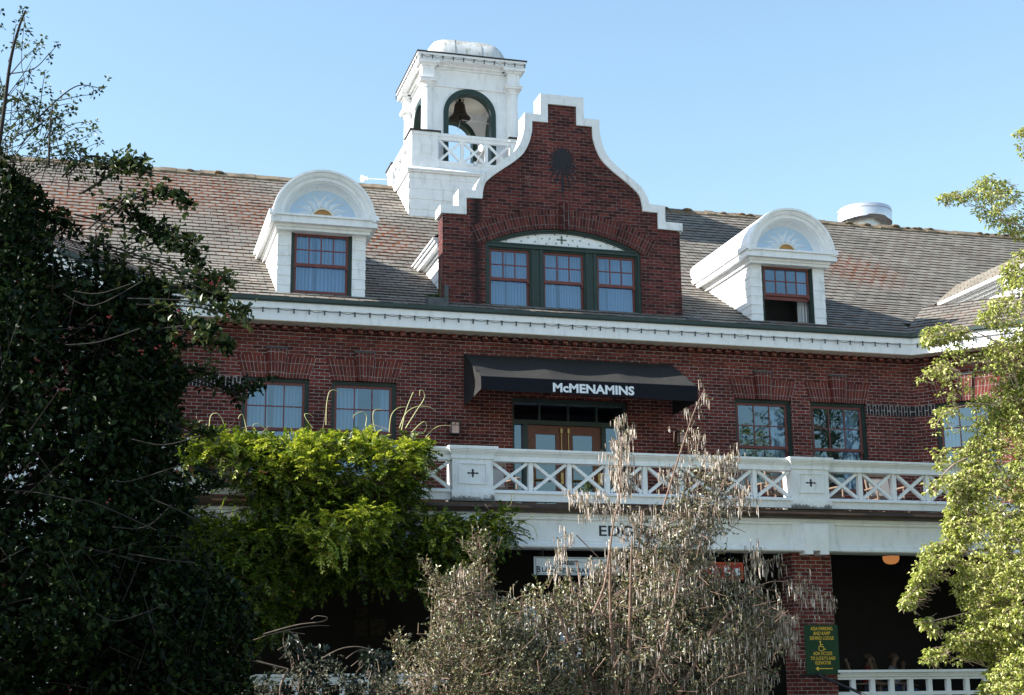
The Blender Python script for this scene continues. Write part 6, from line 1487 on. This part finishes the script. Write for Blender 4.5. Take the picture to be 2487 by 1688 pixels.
BODY = [(2560, 850), (2480, 900), (2440, 960), (2420, 1000), (2390, 1020), (2370, 1060), (2335, 1100), (2330, 1160), (2310, 1200), (2300, 1250), (2290, 1310), (2240, 1330), (2225, 1370), (2215, 1420), (2195, 1450), (2185, 1470), (2215, 1480), (2250, 1420), (2300, 1400), (2320, 1430), (2330, 1500), (2280, 1500), (2235, 1500), (2225, 1520), (2270, 1545), (2290, 1570), (2250, 1580), (2240, 1610), (2310, 1620), (2350, 1600), (2390, 1590), (2400, 1640), (2380, 1690), (2390, 1780), (2700, 1780), (2700, 850)]
tree_fill(BODY, 6200, 1.3, 6, cell=34)
tree_fill([(2420, 1050), (2600, 950), (2700, 950), (2700, 1780), (2430, 1780), (2420, 1600), (2350, 1500), (2330, 1350), (2360, 1200)], 1500, .9, 6, TYY + .7)
tree_fill([(2600, 700), (2760, 560), (2900, 640), (3060, 900), (3180, 1200), (3150, 1500), (3000, 1700), (2600, 1780)], 2300, 1.3, 5)
tree_fill([(2600, 1560), (2480, 1570), (2400, 1640), (2370, 1700), (2420, 1790), (2640, 1790)], 600, .7, 6, TYY - .8)
for poly, n_ in (([(2225, 918), (2232, 900), (2270, 880), (2290, 850), (2330, 830), (2380, 850), (2420, 820), (2500, 800), (2560, 860), (2500, 920), (2420, 940), (2380, 920), (2340, 960), (2300, 990), (2275, 975), (2285, 940), (2260, 905), (2240, 925)], 270), ([(2265, 1010), (2275, 990), (2330, 985), (2400, 950), (2470, 900), (2540, 880), (2540, 980), (2440, 1000), (2360, 1040), (2300, 1060), (2270, 1070), (2255, 1100), (2290, 1090), (2350, 1080), (2370, 1110), (2320, 1130), (2280, 1140), (2270, 1120)], 320),
                 ([(2250, 1205), (2255, 1175), (2300, 1150), (2350, 1140), (2370, 1180), (2320, 1210), (2290, 1200)], 110), ([(2240, 840), (2245, 800), (2290, 785), (2340, 790), (2360, 820), (2300, 830)], 120), ([(2370, 790), (2390, 740), (2440, 700), (2500, 660), (2560, 640), (2560, 850), (2450, 830), (2420, 800)], 240), ([(2430, 700), (2440, 640), (2487, 600), (2560, 560), (2560, 700), (2480, 720)], 200),
                 ([(2278, 482), (2290, 470), (2330, 465), (2330, 480), (2300, 492)], 26), ([(2322, 495), (2335, 475), (2380, 430), (2400, 425), (2440, 440), (2487, 480), (2560, 470), (2560, 600), (2480, 580), (2440, 560), (2400, 540), (2370, 520), (2380, 490), (2350, 480), (2330, 500)], 230), ([(2395, 545), (2440, 520), (2500, 520), (2520, 600), (2460, 575), (2430, 560)], 60),
                 ([(2455, 325), (2470, 315), (2500, 310), (2520, 330), (2480, 335)], 22), ([(2462, 355), (2480, 345), (2520, 340), (2510, 370)], 20), ([(2478, 262), (2487, 250), (2520, 250), (2520, 280)], 14), ([(2480, 370), (2520, 360), (2520, 420), (2490, 390)], 18)):
    tree_fill(poly, n_, .5, 5, TYY + rng.uniform(-.4, .4), .15)
TB = [([(2700, 1250), (2560, 1180), (2450, 1100), (2330, 1120), (2265, 1185)], .03), ([(2640, 1200), (2500, 1000), (2460, 900), (2455, 860), (2400, 820), (2330, 800), (2250, 820)], .022), ([(2640, 1300), (2500, 1330), (2350, 1340), (2260, 1400), (2185, 1465)], .022), ([(2640, 1400), (2450, 1460), (2300, 1500), (2220, 1515)], .02), ([(2640, 900), (2560, 700), (2487, 560), (2440, 540), (2390, 505), (2340, 500)], .02), ([(2440, 540), (2410, 500), (2380, 470), (2330, 480), (2282, 482)], .010), ([(2600, 800), (2560, 500), (2520, 330), (2470, 330)], .018), ([(2520, 330), (2500, 360), (2465, 358)], .006), ([(2470, 960), (2440, 880), (2430, 850), (2380, 820)], .010), ([(2480, 1000), (2380, 980), (2300, 1000), (2270, 1040)], .012), ([(2420, 880), (2340, 880), (2280, 890), (2232, 915)], .009), ([(2487, 1650), (2400, 1620), (2330, 1600), (2250, 1600)], .012), ([(2500, 700), (2440, 720), (2390, 760)], .008)]
for pl_, r0 in TB:
    p = path(pl_, TYY - .1, 0, 7); tw.add(segs(p[:-1], p[1:], np.linspace(r0, r0 * .25, len(p))[:-1], np.linspace(r0, r0 * .25, len(p))[1:], 6))
lf.build('leaves', M['dogwood'], dog); tw.build('branches', M['bark_pale'], dog)
mb = MB(); c0 = at(2660, 1300, TYY); mb.tube([(c0[0], TYY, 0), (c0[0] - .05, TYY, 2.2), (c0[0] + .05, TYY, 4.8), (c0[0] - .1, TYY, 7.2), (c0[0] - .3, TYY, 9.8)], [.22, .19, .15, .10, .04], 10); mb.build('trunk', M['bark'], dog)

# --- garden trees that stand outside the frame: they shade the porch and show in the window panes
def garden_tree(x, y, h, rad, label, n=2600, L=.22, low=.3):
    t = tag(empty('garden_tree', (x, y, 0)), label, 'tree', 'garden trees beyond the frame')
    mb = MB(); mb.tube([(x, y, 0), (x + .1, y, h * .35), (x - .1, y + .1, h * .65), (x, y, h * .92)], [rad * .07, rad * .055, rad * .035, .03], 8)
    C_ = []
    for k in range(16):
        a = k * 2.4; hh = h * (low + (.93 - low) * k / 16); rr = rad * (1 - .55 * (k / 16) ** 1.5) * rng.uniform(.6, .95); e = (x + rr * math.cos(a), y + rr * math.sin(a), hh + .1 * h); mb.tube([(x, y, hh - .05 * h), ((x + e[0]) / 2, (y + e[1]) / 2, hh + .02 * h), e], [rad * .025, rad * .018, .015], 5); C_ += [e, ((x + e[0]) / 2, (y + e[1]) / 2, hh + .05 * h)]
    mb.build('trunk', M['bark'], t); C_ = np.array(C_ + [(x, y, h * .93)]); q = C_[rng.integers(0, len(C_), n)] + rand_dir(n) * rng.uniform(.1, 1, (n, 1)) ** .5 * rad * .36 * [1, 1, .8]
    a = Acc(); whorl(a, q, 4, L, L * .55, .1); a.build('crown', M['far_leaf'], t)
garden_tree(-6.6, -5.2, 10.6, 3.4, 'dense dark tree off the left end of the porch', 4200, .25, .12)
garden_tree(33.0, -32.0, 15.0, 5.5, 'broad garden tree across the lawn, reflected in the right windows')
garden_tree(24.5, -37.0, 11.0, 4.5, 'smaller garden tree across the lawn, reflected low in the door panes')
# fern growing in the gutter
fe = tag(empty('fern', (6.62, -.2, 9.66)), 'small green fern growing from the gutter box beside the gable', 'fern')
a = Acc()
for k in range(16):
    ang = rng.uniform(0, 6.28); ln = rng.uniform(.18, .34); D = unit(np.array([math.cos(ang) * .8, math.sin(ang) * .5 - .2, .7])); pr = np.array([6.62 + rng.uniform(-.1, .1), -.2, 9.66])
    for j in range(9):
        q = pr + D * ln * (j + 1) / 9 - np.array([0, 0, .4]) * ln * ((j + 1) / 9) ** 2; S = unit(np.cross(D, [0, 0, 1.]))
        for sg in (-1, 1): a.add(leaves(q[None], (S * sg + D * .5)[None], np.array([[0, 0, 1.]]), [.065 * (1.1 - j / 10)], [.02], .1))
for k in range(26):
    q = np.array([[6.74 + rng.normal() * .02, -.1, 9.75 + k * .024]]); D = unit(rng.normal(size=(1, 3)) + [0, 0, .4]); a.add(leaves(q, D, np.array([[0, 0, 1.]]), [.05], [.02]))
a.build('fronds', M['fern'], fe); mb = MB(); mb.tube([(6.72, -.12, 9.6), (6.74, -.1, 9.95), (6.76, -.1, 10.38)], .006, 5); mb.build('stem', M['bark'], fe)

# ------------------------------------------------------------------ two guests sitting in the dark porch behind the low railing
def skin_obj(name, pts, edges, rad, mat, parent, T):
    me = bpy.data.meshes.new(name); me.from_pydata([tuple(p) for p in pts], edges, [])
    o = bpy.data.objects.new(name, me); COL.objects.link(o)
    o.modifiers.new('s', 'SKIN'); o.modifiers.new('b', 'SUBSURF').levels = 2
    for i, r_ in enumerate(rad): me.skin_vertices[0].data[i].radius = (r_, r_) if not isinstance(r_, tuple) else r_
    me.skin_vertices[0].data[0].use_root = True
    dg = bpy.context.evaluated_depsgraph_get(); dg.update(); m2 = bpy.data.meshes.new_from_object(o.evaluated_get(dg))
    V = [T @ v.co for v in m2.vertices]; Fs = [list(p.vertices) for p in m2.polygons]
    bpy.data.objects.remove(o); bpy.data.meshes.remove(me); bpy.data.meshes.remove(m2)
    mb = MB(); mb.V = [tuple(v) for v in V]; mb.Fc = Fs; return mb.build(name, M[mat], parent, smooth=True)
def person(x, y, rz, shirt, label, arms):
    t = tag(empty('person', (x, y, .9)), label, 'person', 'guests sitting in the porch')
    T = Matrix.Translation((x, y, .9)) @ Matrix.Rotation(rz, 4, 'Z')
    P = [(0, 0, .54), (0, .02, .70), (0, .03, .88), (0, .0, 1.03), (0, -.015, 1.10), (0, -.03, 1.20), (0, -.02, 1.275), (0, -.135, 1.185)]
    E_ = [(0, 1), (1, 2), (2, 3), (3, 4), (4, 5), (5, 6), (5, 7)]; Rr = [.13, .12, .13, .055, .055, .085, .065, .014]
    sp, se, sr = [(0, 0, .50), (0, .02, .70), (0, .03, .88), (0, .01, .99)], [(0, 1), (1, 2), (2, 3)], [.15, .145, .155, .085]
    lp, le, lr = [(0, 0, .54)], [], [.16]
    for s_, (elb, wri) in zip((-1, 1), arms):
        sh = (s_ * .175, .02, .965); b = len(P); P += [sh, elb, wri]; E_ += [(2, b), (b, b + 1), (b + 1, b + 2)]; Rr += [.062, .043, .030]
        w = Vector(wri); d = (w - Vector(elb)).normalized(); sd_ = d.cross(Vector((0, 0, 1))); sd_ = sd_.normalized() if sd_.length > .1 else Vector((1, 0, 0)); up = sd_.cross(d)
        pm = w + d * .055; P.append(tuple(pm)); E_.append((b + 2, b + 3)); Rr.append((.034, .018))
        for k in range(4):
            q = pm + sd_ * (.027 - .018 * k) + d * .03; L = (.068, .076, .070, .056)[k]; i = len(P)
            P += [tuple(q), tuple(q + d * L * .55 - up * .008), tuple(q + d * L - up * .026)]; E_ += [(b + 3, i), (i, i + 1), (i + 1, i + 2)]; Rr += [.0095, .009, .0075]
        i = len(P); q = w + d * .025 + sd_ * .035; P += [tuple(q), tuple(q + d * .035 + sd_ * .022), tuple(q + d * .066 + sd_ * .026)]; E_ += [(b + 2, i), (i, i + 1), (i + 1, i + 2)]; Rr += [.011, .010, .008]
        i = len(sp); sp += [sh, tuple((Vector(sh) * .35 + Vector(elb) * .65))]; se += [(2, i), (i, i + 1)]; sr += [.078, .062]
        hip, kn, an, toe = (s_ * .10, -.03, .53), (s_ * .12, -.44, .52), (s_ * .12, -.42, .10), (s_ * .13, -.58, .035)
        b = len(P); P += [hip, kn, an, toe]; E_ += [(0, b), (b, b + 1), (b + 1, b + 2), (b + 2, b + 3)]; Rr += [.09, .06, .042, .036]
        i = len(lp); lp += [hip, kn, (s_ * .12, -.42, .14)]; le += [(0, i), (i, i + 1), (i + 1, i + 2)]; lr += [.105, .076, .058]
    body = skin_obj('body', P, E_, Rr, 'skin', t, T); skin_obj('shirt', sp, se, sr, shirt, t, T); skin_obj('trousers', lp, le, lr, 'jeans', t, T)
    h = MB(T); h.sphere((0, .008, 1.225), .105, 10, (.92, 1.0, .95)); hv = []
    h.V = [(vx, vy if vz > 1.22 or vy > .0 else vy * .3 + .02, vz) for vx, vy, vz in h.V]; h.build('hair', M['hair'], t, smooth=True)
    e = MB(T)
    for s_ in (-1, 1): e.sphere((s_ * .034, -.108, 1.215), .010, 6)
    e.build('eyes', M['dark'], t)
chair(15.62, -1.5, 1.1, True, 'rocking chair with a seated guest in red behind the low porch railing', .9, 'chairs in the porch')
chair(16.1, -1.7, .9, True, 'rocking chair with the seated guest in grey behind the low porch railing', .9, 'chairs in the porch')
person(15.62, -1.5, 1.1, 'shirt_red', 'person in a dark red shirt and jeans sitting in the shadowed porch', (((-.24, -.06, .70), (-.20, -.30, .68)), ((.24, -.06, .70), (.20, -.30, .68))))
person(16.1, -1.7, .9, 'shirt_grey', 'person in a grey shirt sitting in the porch with one hand raised to the face', (((-.22, -.20, .80), (-.06, -.20, 1.02)), ((.25, -.08, .70), (.20, -.32, .66))))
